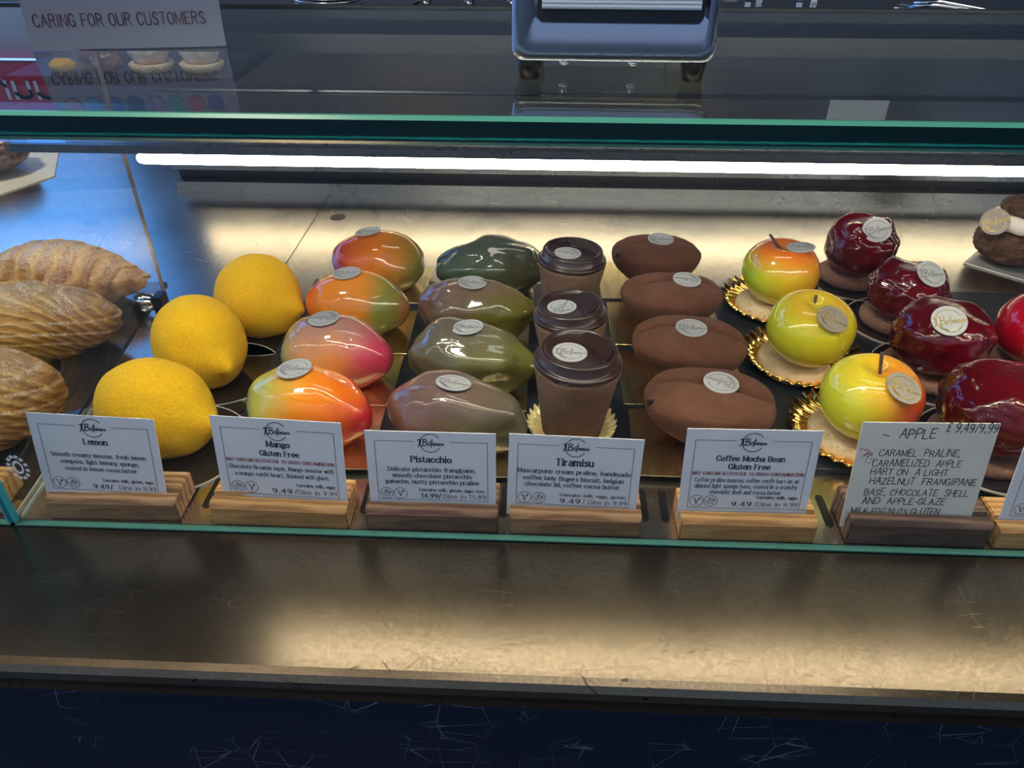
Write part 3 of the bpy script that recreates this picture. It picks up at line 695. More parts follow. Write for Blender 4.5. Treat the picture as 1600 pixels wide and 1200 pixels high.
for i in range(4):
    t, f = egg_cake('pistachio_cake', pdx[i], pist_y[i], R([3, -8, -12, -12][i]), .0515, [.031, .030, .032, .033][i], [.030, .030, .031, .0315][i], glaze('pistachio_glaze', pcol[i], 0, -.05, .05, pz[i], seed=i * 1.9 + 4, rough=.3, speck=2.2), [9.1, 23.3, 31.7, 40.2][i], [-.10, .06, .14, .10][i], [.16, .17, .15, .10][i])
    tag(t, plab[i], 'cake', 'pistachio shaped cakes')
    if i:
        disc_on(t, f, (-.04 if i < 3 else .0, -.02, .99), spin=R([0, 10, 6, 10][i]))
    if i == 3:
        b = bmesh.new(); blob(b, lambda n: n * .0032, 16, 10); link('glaze_drip', b, plain('pink_drip', (.45, .12, .08), .2, coat=1), t, True, loc=(-.0525, .004, .022))
    board('cake_board', .094, .076, pdx[i] - .001 - [.004, -.002, .0, .0][i], pist_y[i] - [.004, 0, 0, 0][i], 'gold cake board under the ' + ['rearmost', 'third', 'second', 'front'][i] + ' pistachio cake' + ['', ' from the front', ' from the front', ''][i], 'gold boards under the pistachio cakes', R([2, 0, 0, 1][i]))

# ================================================================ COFFEE BEAN CAKES
bean_y = [.697, .618, .532, .452]; bdx = [.112, .117, .120, .123]
blab = ['cocoa dusted coffee bean cake at the back, dark dent on its left', 'cocoa dusted coffee bean cake with a cracked top, second from the back', 'smooth cocoa dusted coffee bean cake, second from the front', 'largest cocoa dusted coffee bean cake, behind the Coffee Mocha Bean card']
for i in range(4):
    t = empty('coffee_bean_cake', (bdx[i], bean_y[i], TZ + .0013), R([0, 1, -6, -9][i])); tag(t, blab[i], 'cake', 'coffee bean shaped cakes')
    a, bb, hh = [.0435, .0455, .0455, .0465][i], [.0285, .0300, .0335, .0350][i], [.050, .047, .050, .051][i]
    sd = 11 + i * 7
    def f(n, a=a, bb=bb, hh=hh, sd=sd, i=i):
        s = lambda q, p: math.copysign(abs(q) ** p, q)
        zz = n.z
        rad = 1.0 if zz > 0 else 1 - .40 * (-zz) ** 1.4
        v = Vector((s(n.x, .80) * a * rad, s(n.y, .86) * bb * rad, 0))
        v.z = hh * .70 + (zz ** .9 * hh * .30 if zz > 0 else -((-zz) ** .9) * hh * .70)
        if zz > 0:
            cy = .004 + .004 * math.sin(n.x * 3.0 + i)
            g_ = math.exp(-((v.y - cy) / .0022) ** 2) * .0050 + math.exp(-((v.y - cy) / .007) ** 2) * .0030
            v.z -= g_ * min(1, zz * 2.2)
        k = 1 + .025 * N(n, 2.0, sd); v.x *= k; v.y *= k; v.z += .0008 * N(n, 5, sd)
        if i == 1 and zz > 0: v.z += .0012 * max(0, N(n, 9, 3))
        return v
    b = bmesh.new(); blob(b, f, 110, 64); link('cocoa_body', b, M['cocoa'], t, True)
    if i in (0, 3):
        b = bmesh.new(); p = f(Vector((-.86, -.42, .25)).normalized()); blob(b, lambda n: Vector((n.x * .0028, n.y * .0018, n.z * .0042)), 16, 12); link('chocolate_spot', b, M['lid'], t, True, loc=tuple(p))
    p = f(Vector((.1 + .12 * (i == 1), .10, .99)).normalized())
    disc(t, ((.003, .012, .0, .006)[i], (.002, 0, -.001, .003)[i], hh * [.992, 1.012, .992, .992][i]), (R(3), R([0, 3, 1, 2][i]), 0), spin=R([0, 180, 6, 168][i]))
    board('cake_board', .102, .078, bdx[i] - .002, bean_y[i] + [.024 - .010, .008, .006, 0][i] - .003, 'gold board under the ' + ['rearmost', 'third', 'second', 'front'][i] + ' coffee bean cake' + ['', ' from the front', ' from the front', ''][i], 'gold boards under the coffee bean cakes', R([0, 0, 1, -1][i]))

# ================================================================ CHOCOLATE CUPS
def doily(name, r, n_fl, mat, x, y, z, h=.007, r0=.62):
    def fn(a, rr, zz):
        k = max(0, (rr / r - r0) / (1 - r0)); wv = math.sin(a * n_fl); wv = math.copysign(abs(wv) ** .7, wv)
        return rr * (1 + .02 * k * wv), zz + .0019 * k * wv
    prof = [(0, 0), (r * r0, 0), (r * (r0 * .6 + .32), h * .10), (r * .80, h * .35), (r, h), (r * 1.004, h + .0004), (r * .80, h * .35 + .0012), (r * (r0 * .6 + .32), h * .10 + .001), (r * r0, .0009), (0, .0009)]
    b = bmesh.new(); lathe(b, prof, n_fl * 8, fn); o = link(name, b, mat, True and None, True, loc=(x, y, z)); return o
cups = [(.025, .630, R(-6), 1.0, 168), (.0265, .533, R(-3), .97, 96), (.0255, .462, R(2), 1.04, 12)]
clab = ['chocolate takeaway cup dessert at the back of its row', 'chocolate takeaway cup dessert with its disc turned sideways, middle of three', 'chocolate takeaway cup dessert on pale yellow doily behind the Tiramisu card']
for i, (x, y, tl, s, sp) in enumerate(cups):
    t = empty('chocolate_cup', (x, y, TZ + .0010)); t.rotation_euler = (0, R([2, -3, 2][i]), R([10, -25, -12][i])); t.scale = (s, s, s); tag(t, clab[i], 'cup dessert', 'chocolate cups in the middle row')
    fn = lambda a, r, z, i=i: (r * (1 + .008 * noise.noise(Vector((math.cos(a) * 3, math.sin(a) * 3, z * 90 + i)))), z + (.0018 * noise.noise(Vector((math.cos(a) * 2, math.sin(a) * 2, i))) if z > .05 else 0))
    b = bmesh.new(); lathe(b, [(0, 0), (.0205, 0), (.0215, .001), (.0245, .02), (.0275, .04), (.0298, .054), (.0305, .0575), (.0296, .0585), (.027, .0580), (0, .0575)], 72, fn); link('cup_body', b, M['cocoa_cup'], t, True)
    lid = bmesh.new()
    lathe(lid, [(0, .0580), (.0296, .0580), (.0305, .0590), (.0305, .0612), (.0296, .0622), (.0282, .0624), (.0272, .0632), (.0268, .0690), (.0262, .0700), (.0248, .0704), (.0236, .0700), (.0228, .0682), (.0222, .0678), (0, .0676)], 72)
    lo = link('cup_lid', lid, M['lid'], t, True); lo.modifiers.new('e', 'EDGE_SPLIT').split_angle = R(50)
    # sip mound: a raised crescent along the far rim
    b = bmesh.new(); pts = [(.0225 * math.cos(R(a)), .0225 * math.sin(R(a))) for a in range(-35, 96, 8)] + [(.0225 * math.cos(R(95)) + .002, .0085), (.012, .0005)]
    prism_z(b, pts, .0672, .0702); bmesh.ops.bevel(b, geom=[e_ for e_ in b.edges if all(v.co.z > .070 for v in e_.verts)], offset=.0012, segments=3, affect='EDGES')
    link('sip_mound', b, M['lid'], lo, False)
    disc(lo, (-.0055, -.0045, .0679), (0, 0, 0), r=.0118, spin=R(sp))
dl = doily('paper_doily', .0335, 30, M['yellow_doily'], .0255, .4625, TZ); tag(dl, 'pale yellow fluted doily under the front chocolate cup', 'doily')

# ================================================================ APPLE CAKES
acol = [([(.05, (.50, .62, .03)), (.5, (.75, .50, .02)), (.9, (.80, .34, .02))], (.80, .16, .02), .046, .066),
        ([(.05, (.62, .60, .03)), (.5, (.68, .60, .02)), (.9, (.66, .50, .02))], (.80, .30, .03), .055, .075),
        ([(.0, (.62, .64, .04)), (.30, (.68, .62, .03)), (.48, (.80, .40, .02)), (.66, (.72, .10, .02)), (1, (.62, .05, .02))], (.80, .50, .03), .052, .080)]
apples = [(.222, .655), (.2215, .557), (.2380, .460)]
alab = ['yellow green apple cake with orange blush and slanted stem, at the back', 'yellow apple cake with a crease down its front, middle of the three', 'yellow apple cake with red right side, behind the handwritten card']
for i, (x, y) in enumerate(apples):
    st_, zc, z0, z1 = acol[i]
    dy = doily('gold_doily', .0500, 32, M['gold_doily'], *[(.2255, .666), (.2265, .5655), (.2405, .4655)][i], TZ + .0004, .0068, .34)
    tag(dy, ['gold fluted doily under the rearmost apple cake', 'gold fluted doily under the middle apple cake', 'gold fluted doily under the front apple cake'][i], 'doily', 'gold doilies under the apple cakes')
    t = empty('apple_cake', (x, y, TZ + .0015)); t.rotation_euler = (R([0, 6, 4][i]), 0, 0); tag(t, alab[i], 'cake', 'apple shaped cakes')
    fn = lambda a, r, z, i=i: (r * (1 + .03 * noise.noise(Vector((math.cos(a) * 1.2, math.sin(a) * 1.2, z * 30 + i * 5)))), z)
    b = bmesh.new(); lathe(b, [(0, 0), (.026, 0), (.0290, .0015), (.0300, .005), (.0285, .0085), (.026, .0095), (0, .0095)], 56, lambda a, r, z: (r * (1 + .04 * noise.noise(Vector((math.cos(a) * 2, math.sin(a) * 2, i)))), z)); link('biscuit_base', b, M['cookie'], t, True, loc=(-.006, -.001, 0))
    def f(n, i=i):
        q = math.hypot(n.x, n.y); c_ = q or 1; r_ = .0345 * q ** .85 * (1 + .05 * n.z)
        z_ = .0385 + .0295 * n.z
        if n.z > 0: z_ -= .0075 * math.exp(-(r_ / .010) ** 2)
        if n.z < -.82: z_ = max(z_, .0100)
        r_ *= 1 + .06 * N((n.x, n.y, n.z * .6), 1.3, i * 5 + 1)
        return Vector((n.x / c_ * r_, n.y / c_ * r_, z_))
    b = bmesh.new(); blob(b, f, 96, 60)
    link('glazed_apple', b, glaze('apple_glaze', st_, 0, -.036, .036, (zc, z0, z1, i), seed=i * 3.1, rough=.25, speck=.1), t, True)
    b = bmesh.new(); tube(b, [[(-.003, 0, .060), (-.016, .004, .074)], [(-.001, .004, .058), (-.001, .006, .0675)], [(.001, 0, .058), (-.003, .001, .078)]][i], .0013, 8); link('stem', b, M['stem'], t)
    dl_ = [((.26, -.10, .93), 'disc', 'disc_ink', 170), ((.14, -.52, .80), 'disc_tan', 'gold_ink', -22), ((.22, -.50, .85), 'disc_tan', 'gold_ink', -16)][i]
    disc_on(t, f, dl_[0], dl_[1], dl_[2], .0125, R(dl_[3]), (0, [0, .15, .1][i], .1))

# ================================================================ CRIMSON CAKES
def round_board(x, y, r, label, tabdir=None, rz=0, grp=None):
    b = bmesh.new(); lathe(b, [(0, 0), (r, 0), (r, .0014), (0, .0014)], 72)
    if tabdir is not None: box(b, r - .006, r + .014, -.0125, .0125, .0001, .0013)
    o = empty('round_cake_board', (x, y, TZ if y and x > 0 else .0008), rz)
    link('board_disc', b, M['black_board'], o)
    b = bmesh.new(); lathe(b, [(r, 0), (r + .0009, 0), (r + .0009, .0016), (r, .0016), (r, 0)], 72, close=False); link('board_rim', b, M['board_side'], o)
    tag(o, label, 'cake board', grp); return o
reds = [(.318, .722, .0335, .059, 31, .16), (.3325, .635, .0340, .050, 37, .22), (.3260, .549, .0375, .058, 43, .12), (.3285, .452, .0405, .059, 53, .17)]
rlab = ['dark crimson glazed cake standing tallest at the back right of the tray', 'small dark crimson glazed cake with uneven top, second from the back', 'round crimson glazed cake with gold lettered disc, second from the front', 'large crimson glazed cake behind the handwritten card, at the right edge']
rdisc = [((.04, -.42, .90), 'disc_ink'), ((.10, -.26, .93), 'disc_ink'), ((-.22, -.42, .86), 'gold_ink'), ((.15, -.45, .88), 'disc_ink')]
for i, (x, y, r, h, sd, lump) in enumerate(reds):
    round_board(x + [-.0, .0, .006, .006][i], y + [-.004, .0, .002, -.0][i], [.044, .046, .050, .052][i], 'round black cake board under the ' + ['rearmost', 'second', 'third', 'front'][i] + ' crimson cake' + ['', ' from the back', ' from the back', ''][i], 1, R([-100, -60, 10, -60][i]), 'black boards under the crimson cakes')
    t = empty('crimson_cake', (x, y, TZ + .0018)); tag(t, rlab[i], 'cake', 'crimson glazed cakes')
    b = bmesh.new(); lathe(b, [(0, 0), (r * .90, 0), (r * .94, .002), (r * .94, .006), (r * .9, .008), (0, .008)], 48); link('biscuit_base', b, M['cookie_brown'], t, True, loc=(-.003, 0, 0))
    def f(n, r=r, h=h, sd=sd, lump=lump, i=i):
        s = lambda q, p: math.copysign(abs(q) ** p, q)
        q = math.hypot(n.x, n.y); rr = q ** .62 * r if q > 0 else 0
        zz = s(n.z, .80)
        rr *= 1 - .10 * (zz < 0) * zz * zz
        v = Vector((n.x / (q or 1) * rr, n.y / (q or 1) * rr, h / 2 + zz * h / 2))
        k = 1 + lump * .55 * N(n, 2.1, sd) + lump * .22 * N(n, 5.2, sd)
        v.x *= k; v.y *= k; v.z = .008 + (v.z * (1 + lump * .9 * N((n.x, n.y, 0), 2.0, sd + 4) * max(0, n.z)) - 0) * .94
        return v
    b = bmesh.new(); blob(b, f, 110, 70); link('glazed_body', b, M['red_glaze'], t, True)
    dv, ink = rdisc[i]; disc_on(t, f, dv, 'disc', ink, .0130, R([10, 8, 6, -4][i]), (0, -.25, 0), [.0004, .0030, .0008, .0006][i])
t = empty('red_ball_cake', (.4130, .560, TZ + .0018)); tag(t, 'bright red round glazed cake cut off by the right picture edge', 'cake')
b = bmesh.new(); lathe(b, [(0, 0), (.033, 0), (.034, .003), (.033, .007), (0, .008)], 48); link('biscuit_base', b, M['cookie_brown'], t, True)
b = bmesh.new(); blob(b, lambda n: Vector((n.x * .036, n.y * .036, .038 + n.z * .031)), 64, 40); link('glazed_body', b, M['bright_red'], t, True)
round_board(.4150, .560, .047, 'round black cake board under the bright red cake at the right edge', 1, R(170))

# ================================================================ CREAM FILLED CHOUX
def choux(x, y, label, s=1.0):
    t = empty('choux_bun', (x, y, .0030)); t.scale = (s, s, s); tag(t, label, 'choux bun', 'craquelin choux buns')
    crq = matte('cracked_cocoa_crust', (.045, .022, .014), (.13, .075, .045), 170, 1.0, 120)
    def f(n): 
        k = 1 + .05 * N(n, 7, 2) + .035 * N(n, 15, 5)
        q = math.hypot(n.x, n.y) ** .75 if math.hypot(n.x, n.y) > 0 else 0; c_ = math.hypot(n.x, n.y) or 1
        return Vector((n.x / c_ * q * .038 * k, n.y / c_ * q * .038 * k, .021 + n.z * .021 * k))
    b = bmesh.new(); blob(b, f, 120, 60); link('crust_base', b, crq, t, True)
    cm = matte('piped_cream', (.72, .62, .50), (.85, .78, .68), 300, .2)
    def fn(a, r, z): return r * (1 + .05 * math.sin(a * 9 + z * 200)), z
    b = bmesh.new(); lathe(b, [(0, .036), (.022, .036), (.030, .040), (.0305, .046), (.027, .052), (.022, .055), (0, .056)], 90, fn); link('cream', b, cm, t, True)
    b = bmesh.new(); blob(b, lambda n: Vector((n.x * .025, n.y * .025, .057 + n.z * (.013 if n.z > 0 else .003))) * (1 + .03 * N(n, 12, 3)), 80, 40); link('crust_cap', b, crq, t, True)
    return t
t = choux(.502, .780, 'cream filled choux bun with cocoa crust and upright disc, top right')
disc(t, (-.0350, -.012, .0480), (R(62), R(-20), R(-18)), 'disc_tan', 'gold_ink', .0135, R(10))
t = choux(.522, .662, 'cocoa crusted choux bun at the right edge, mostly outside the picture', .9)
for (x, y, rz, lb) in ((.521, .776, R(48), 'grey square cake board under the rear choux bun'), (.535, .665, R(52), 'grey square cake board under the choux bun at the right edge')):
    b = bmesh.new(); box(b, -.048, .048, -.048, .048, 0, .0014, .0003, 1); tag(link('square_board', b, M['grey_board'], loc=(x, y, .0008 if y > .75 else .0056), rot=(0, 0, rz)), lb, 'cake board', 'grey boards under the choux buns')

# ================================================================ LEMON CAKES
lem = [(-.2560, .6080, -18, .0385, .037, .0385, 61), (-.2800, .5270, -42, .040, .036, .0395, 67), (-.2790, .4380, -14, .0445, .0355, .0375, 71)]
llab = ['yellow lemon cake at the back of its row, tip pointing right', 'yellow lemon cake in the middle of its row, tip pointing at the viewer', 'largest yellow lemon cake, tip pointing right, behind the Lemon card']
for i, (x, y, rz, a, bb, c, sd) in enumerate(lem):
    t = empty('lemon_cake', (x, y, .0030), R(rz)); tag(t, llab[i], 'cake', 'lemon shaped cakes')
    def f(n, a=a, bb=bb, c=c, sd=sd):
        v = Vector((n.x * a, n.y * bb, n.z * c))
        q = max(0, n.x); nip = math.exp(-((1 - n.x) / .028))
        v.x += .0085 * nip; 
        dpt = math.exp(-((n.x - .86) / .09) ** 2) * .05; v.y *= 1 - dpt; v.z *= 1 - dpt
        v *= 1 + .022 * N(n, 2.2, sd) + .004 * N(n, 9, sd)
        v.z -= .010 * (n.x > .5) * (n.x - .5)
        if v.z < -c * .80: v.z = -c * .80
        v.z += c * .80
        if v.z < .004: v.x *= 1 + .02 * N(n, 22, sd); v.y *= 1 + .02 * N(n, 22, sd)
        return v
    b = bmesh.new(); blob(b, f, 110, 70); link('velvet_body', b, M['lemon'], t, True)
    round_board(x + [.004, .012, .010][i], y + [-.004, .004, -.006][i], [.046, .047, .052][i], ['round black cake board under the rearmost lemon cake', 'round black cake board under the middle lemon cake', 'round black cake board under the front lemon cake'][i], 1, R([-70, 62, 66][i]), 'black boards under the lemon cakes')

# ================================================================ CROISSANTS
def croissant(name, x, y, rz, a, bb, c, mat, ridge, sd, label, amp=.05, taper=0.0, z=.0035, tilt=0):
    t = empty(name, (x, y, z), rz); t.rotation_euler = (R(tilt), 0, rz)
    def f(n):
        v = Vector((n.x * a, n.y * bb, n.z * c))
        env = 1 - .12 * abs(n.x) ** 3 - taper * max(0, n.x) ** 1.3
        v.y *= env; v.z *= env
        ph = ridge(n); st_ = ph - math.floor(ph)
        k = 1 + amp * (st_ ** .6 - .5) + .03 * N(n, 3, sd) + .012 * N(n, 14, sd)
        v *= k; v.y -= .10 * bb * (n.x ** 2)
        v.z = max(v.z, -c * .72) + c * .72
        return v
    b = bmesh.new(); blob(b, f, 200, 110); link('pastry', b, mat, t, True)
    tag(t, label, 'croissant', 'croissants behind the left glass'); return t
ca = croissant_mat('baked_croissant', (.56, .20, .035), (.76, .38, .09), (.34, .095, .018), .75, (0, 0, .2), 'X', 18)
cb = croissant_mat('sugared_croissant', (.62, .25, .045), (.82, .44, .12), (.40, .13, .025), .95, (0, R(20), 0), 'Z', 48, True)
croissant('croissant', -.4580, .6530, R(-2), .0800, .0330, .0340, ca, lambda n: n.x * 4.2 - .5 * n.y - .6 * n.z + .25 * N(n, 2, 1), 81, 'golden brown croissant at the back left, its tip touching the glass partition', .07, .40)
croissant('croissant', -.4570, .5560, R(14), .0880, .0400, .0360, cb, lambda n: 5.2 * math.hypot(n.x * .75 + .12, (n.z + .75) * .9) + .2 * N(n, 2, 2), 83, 'sugar dusted croissant in the middle of the left stack, layers curving', .06)
croissant('croissant', -.4300, .4330, R(26), .0760, .0440, .0420, cb, lambda n: 5.6 * math.hypot(n.x * .7 + .2, (n.z + .8) * .9) + .25 * N(n, 2, 3), 87, 'sugar dusted croissant nearest the front glass, behind the star sticker', .06)
b = bmesh.new(); prism_z(b, [(-.56, .375), (-.3525, .375), (-.3835, .690), (-.56, .690)], .0008, .0030); tag(link('pastry_tray', b, plain('black_tray', (.010, .012, .018), .18, coat=.6)), 'black glossy tray under the croissants', 'tray')
# dark glossy pastry on white paper at the far left
b = bmesh.new(); prism_z(b, [(-.86, .885), (-.698, .923), (-.664, .990), (-.728, 1.125), (-.86, 1.11)], .0008, .0022); tag(link('paper_liner', b, M['card_warm']), 'white paper liner under the dark pastry at the left edge', 'paper liner')
t = empty('dark_pastry', (-.765, 1.000, .0024), R(-10))
pm = croissant_mat('dark_glazed_pastry', (.075, .022, .010), (.20, .07, .03), (.020, .007, .004), .0, (0, 0, 0), 'Y', 25); pm.node_tree.nodes['Principled BSDF'].inputs['Coat Weight'].default_value = 1
b = bmesh.new(); blob(b, lambda n: Vector((n.x * .066, n.y * .050, .030 + n.z * .030)) * (1 + .10 * N(n, 3.2, 9) + .06 * abs(N(n, 9, 4))), 120, 60); link('glazed_pastry', b, pm, t, True)
tag(t, 'dark brown glossy pastry on white paper at the left edge', 'pastry')

# ================================================================ PRICE CARDS
def bar_holder(x0, x1, y, mat, label, rz=0.0, h=.0165, d=.030):
    W = x1 - x0
    b = bmesh.new()
    prism_x(b, [(0, 0), (0, h - .003), (.0025, h), (.0088, h), (.0076, .0085), (.0094, .0083), (.0112, h), (.0112, h + .002), (d - .002, h + .002), (d, h), (d, 0)], -W / 2, W / 2)
    bmesh.ops.bevel(b, geom=[e_ for e_ in b.edges if abs(e_.verts[0].co.x - e_.verts[1].co.x) < 1e-6 and e_.calc_length() > .01], offset=.0009, segments=2, affect='EDGES')
    for v in b.verts: v.co.z += .0006 * noise.noise(v.co * 50 + Vector((x0 * 40, 0, 0))) * (v.co.z > .005)
    o = link('card_holder', b, mat, loc=((x0 + x1) / 2, y, .0012), rot=(0, 0, rz)); tag(o, label, 'card holder', 'wooden card holders'); return o

def halal(k, c, r):
    k.arc(c, r, 0, 360, .00034, 32)
    x, y = c; q = r / 10
    def P(p, w_=.00036): k.line([(x + a * q, y + b_ * q) for a, b_ in cr_pts(p, 4)], w_)
    P([(6.5, 2.6), (4.2, 3.4), (5.8, .2), (7.2, -.4), (3.2, -.6), (2.2, .2)]); P([(2.2, 6.2), (2, .2), (-.4, -.6)]); P([(.2, 5.6), (-1.6, 1)]); P([(-1.6, 6.4), (-2.2, .4), (-4.6, -1.4), (-7, .2), (-6.6, 1.8)])
    k.text('HALAL', x, y - 5.6 * q, r * 1.05, 'c', 1.1, False, maxh=r * .26)
def veg(k, c, r):
    k.arc(c, r, 0, 360, .00034, 32); x, y = c; q = r / 10
    k.line([(x + a * q, y + b_ * q) for a, b_ in cr_pts([(-4.8, 4.6), (-3, 3.6), (-1.2, -1), (0, -6)], 4)], .00052); k.line([(x + a * q, y + b_ * q) for a, b_ in cr_pts([(0, -6), (1.6, 0), (3.2, 3.6), (5.2, 5.6)], 4)], .00040)
    for s_ in range(6): k.seg((x + (2.2 + s_ * .5) * q, y + (2.2 + s_ * .62) * q), (x + (4.8 - s_ * .1) * q, y + (3.0 + s_ * .45) * q), .0004)

def price_card(bl, br, h, lean, spec, label, mat='card', W=None, skew=0.0, clip=False):
    bl = Vector(bl); br = Vector(br); d = br - bl; W = W or d.length; rz = math.atan2(d.y, d.x); ry = -math.asin((br.z - bl.z) / W)
    c = (bl + br) / 2 if not clip else bl + Vector((math.cos(rz), math.sin(rz), 0)) * W / 2
    o = empty('price_card', c); o.rotation_euler = Matrix.Rotation(0, 3, 'X').to_euler()
    m = Matrix.Rotation(rz, 4, 'Z') @ Matrix.Rotation(ry, 4, 'Y') @ Matrix.Rotation(-R(lean), 4, 'X')
    o.rotation_euler = m.to_euler(); tag(o, label, 'price card', 'printed price cards' if spec != 'hand' else None)
    b = bmesh.new(); box(b, -W / 2, W / 2, -.0004, .0004, -.0080, h); link('card_stock', b, M[mat], o)
    k = Ink(); rk = Ink()
    U = lambda u: (u - .5) * W
    V = lambda v: (1 - v) * h
    if isinstance(spec, dict):
        t = .00030
        k.line([(U(.37), V(.13)), (U(.07), V(.13)), (U(.07), V(.975)), (U(.935), V(.975)), (U(.935), V(.13)), (U(.65), V(.13))], t)
        k.logo((U(.50), V(.150)), .0066, .00050)
        for s_, v_, w_ in spec['title']: k.text(s_, U(.50), V(v_), w_ * W, 'c', 1.50, True)
        if spec.get('warn'): rk.text('MAY CONTAIN GLUTEN DUE TO CROSS CONTAMINATION', U(.50), V(spec['warn']), .84 * W, 'c', 1.5, True, maxh=.0022)
        for s_, v_, w_ in spec['desc']: k.text(s_, U(spec.get('dx', .50)), V(v_), w_ * W, 'c', 1.25, True, maxh=.0029)
        k.text(spec['cont'], U(.915), V(.845), spec.get('cw', .33) * W, 'r', 1.35, True, maxh=.0021)
        p1, p2 = spec['price']; k.text(p2, U(.92), V(.945), .335 * W if len(p2) > 12 else .30 * W, 'r', .85, True, maxh=.0032); k.text(p1, U(.92 - .355), V(.945), .155 * W, 'r', 1.35, True, maxh=.0032)
        a, c2 = (U(.135), V(.885)), (U(.245), V(.885)); r_ = .0042
        for nm, q in zip(spec['icons'], (a, c2)): (veg if nm == 'v' else halal)(k, q, r_)
    k.build('printed_text', M['ink'], o, off=-.00055)
    if rk.v: rk.build('warning_text', M['red_ink'], o, off=-.00055)['label'] = 'red allergen warning line'
    return o

HY = .3555
cards = [
 ((-.3255, .3650, .0195), (-.2455, .3668, .0150), .0585, 8, dict(title=[('Lemon', .36, .185)], desc=[('Smooth creamy mousse, fresh lemon', .53, .76), ('compote, light lemony sponge,', .62, .63), ('coated in lemon cocoa butter', .71, .58)], cont='Contains: milk, gluten, eggs.', cw=.42, price=('9.49/', 'Dine in 9.99'), icons='vh'), 'white price card reading Lemon, leftmost of the row', 0, 'weathered tan wooden holder under the Lemon card'),
 ((-.2075, .3680, .0180), (-.1235, .3650, .0170), .0590, 8, dict(title=[('Mango', .345, .175), ('Gluten Free', .46, .30)], warn=.550, desc=[('Chocolate Brownie layer, Mango mousse with', .645, .82), ('a mango confit heart, finished with glaze.', .735, .74)], cont='Contains: milk, eggs.', cw=.31, price=('9.49', '/Dine in 9.99'), icons='hv'), 'white price card reading Mango Gluten Free', 1, 'pale honey wooden holder under the Mango card'),
 ((-.1085, .3660, .0180), (-.0260, .3660, .0180), .0525, 8, dict(title=[('Pistacchio', .42, .31)], desc=[('Delicate pistacchio frangipane,', .555, .68), ('smooth chocolate pistacchio', .645, .62), ('ganache, nutty pistacchio praline', .735, .73)], cont='Contains: milk, gluten, eggs, nuts.', cw=.52, price=('14.99/', 'Dine in 15.89'), icons='hv'), 'white price card reading Pistacchio', 2, 'dark brown wooden holder under the Pistacchio card'),
 ((-.0190, .3660, .0180), (.0650, .3660, .0158), .0530, 8, dict(title=[('Tiramisu', .40, .28)], desc=[('Mascarpone cream praline, handmade', .52, .85), ('coffee lady fingers biscuit, belgian', .62, .76), ('chocolate lid, coffee cocoa butter.', .71, .73)], cont='Contains: milk, eggs, gluten.', cw=.51, price=('9.49', '/ Dine in 9.99'), icons='vh'), 'white price card reading Tiramisu', 0, 'tan wooden holder under the Tiramisu card'),
 ((.0918, .3660, .0180), (.1742, .3670, .0180), .0600, 8, dict(title=[('Coffee Mocha Bean', .375, .51), ('Gluten Free', .475, .31)], warn=.552, desc=[('Coffee praline mousse, coffee confit hart on an', .64, .79), ('almond light sponge base, coated in a crunchy', .715, .78), ('chocolate shell and cocoa butter', .79, .55)], cont='Contains: milk, eggs.', cw=.32, price=('9.49', '/Dine in 9.99'), icons='vh'), 'white price card reading Coffee Mocha Bean Gluten Free', 1, 'bright honey wooden holder under the Coffee Mocha Bean card'),
]
hx = [(-.3235, -.2365), (-.2135, -.1225), (-.1105, -.0245), (-.0170, .0680), (.0930, .1795)]
for (bl, br, h, lean, spec, lab, wd, hl), (x0, x1) in zip(cards, hx):
    price_card(bl, br, h, lean, spec, lab)
    bar_holder(x0, x1, HY + (.0015 if x0 < -.3 else 0), WOOD[wd], hl, R(0.6) if x0 < -.3 else (R(-1.0) if x0 < -.2 else 0))
# handwritten apple card
o = price_card((.1975, .3665, .0150), (.2785, .3665, .0165), .0700, 8, 'hand', 'larger white card with handwritten APPLE description and price', 'card_warm')
k = Ink(); W = .081; U = lambda u: (u - .5) * W; V = lambda v: (1 - v) * .0700
k.text('APPLE', U(.42), V(.155), .26 * W, 'c', .75, False, maxh=.0070, jit=.5, slant=.1)
k.text('# 9,49/9,99', U(.99), V(.085), .37 * W, 'r', .85, False, maxh=.0060, jit=.35, slant=.05)
for s_, v_, u_, w_ in (('CARAMEL  PRALINE,', .335, .17, .60), ('CARAMELIZED  APPLE', .445, .14, .66), ('HART ON  A LIGHT', .535, .14, .58), ('HAZELNUT  FRANGIPANE', .635, .15, .80), ('BASE, CHOCOLATE  SHELL', .755, .13, .79), ('AND  APPLE-GLAZE', .85, .13, .63), ('MILK EGG,NUTS,GLUTEN', .965, .06, .68)):
    k.text(s_, U(u_), V(v_), w_ * W, 'l', .85, False, maxh=.0048, jit=.45, slant=.08)
k.build('handwriting', M['ink'], o, off=-.00055)
rk = Ink(); rng = random.Random(4)
for _ in range(26):
    x_, y_ = U(.085) + rng.gauss(0, .0022), V(.34) + rng.gauss(0, .0032); rk.seg((x_, y_), (x_ + rng.uniform(-.001, .001), y_ + rng.uniform(.0003, .001)), .0007)
rk.seg((U(.17), V(.12)), (U(.21), V(.13)), .0011)
rk.build('jam_stain', plain('jam_smear', (.55, .22, .25), .6), o, off=-.00053)
bar_holder(.2000, .2880, HY + .0005, WOOD[3], 'dark walnut wooden holder under the handwritten card', R(-.5), .0190, .034)
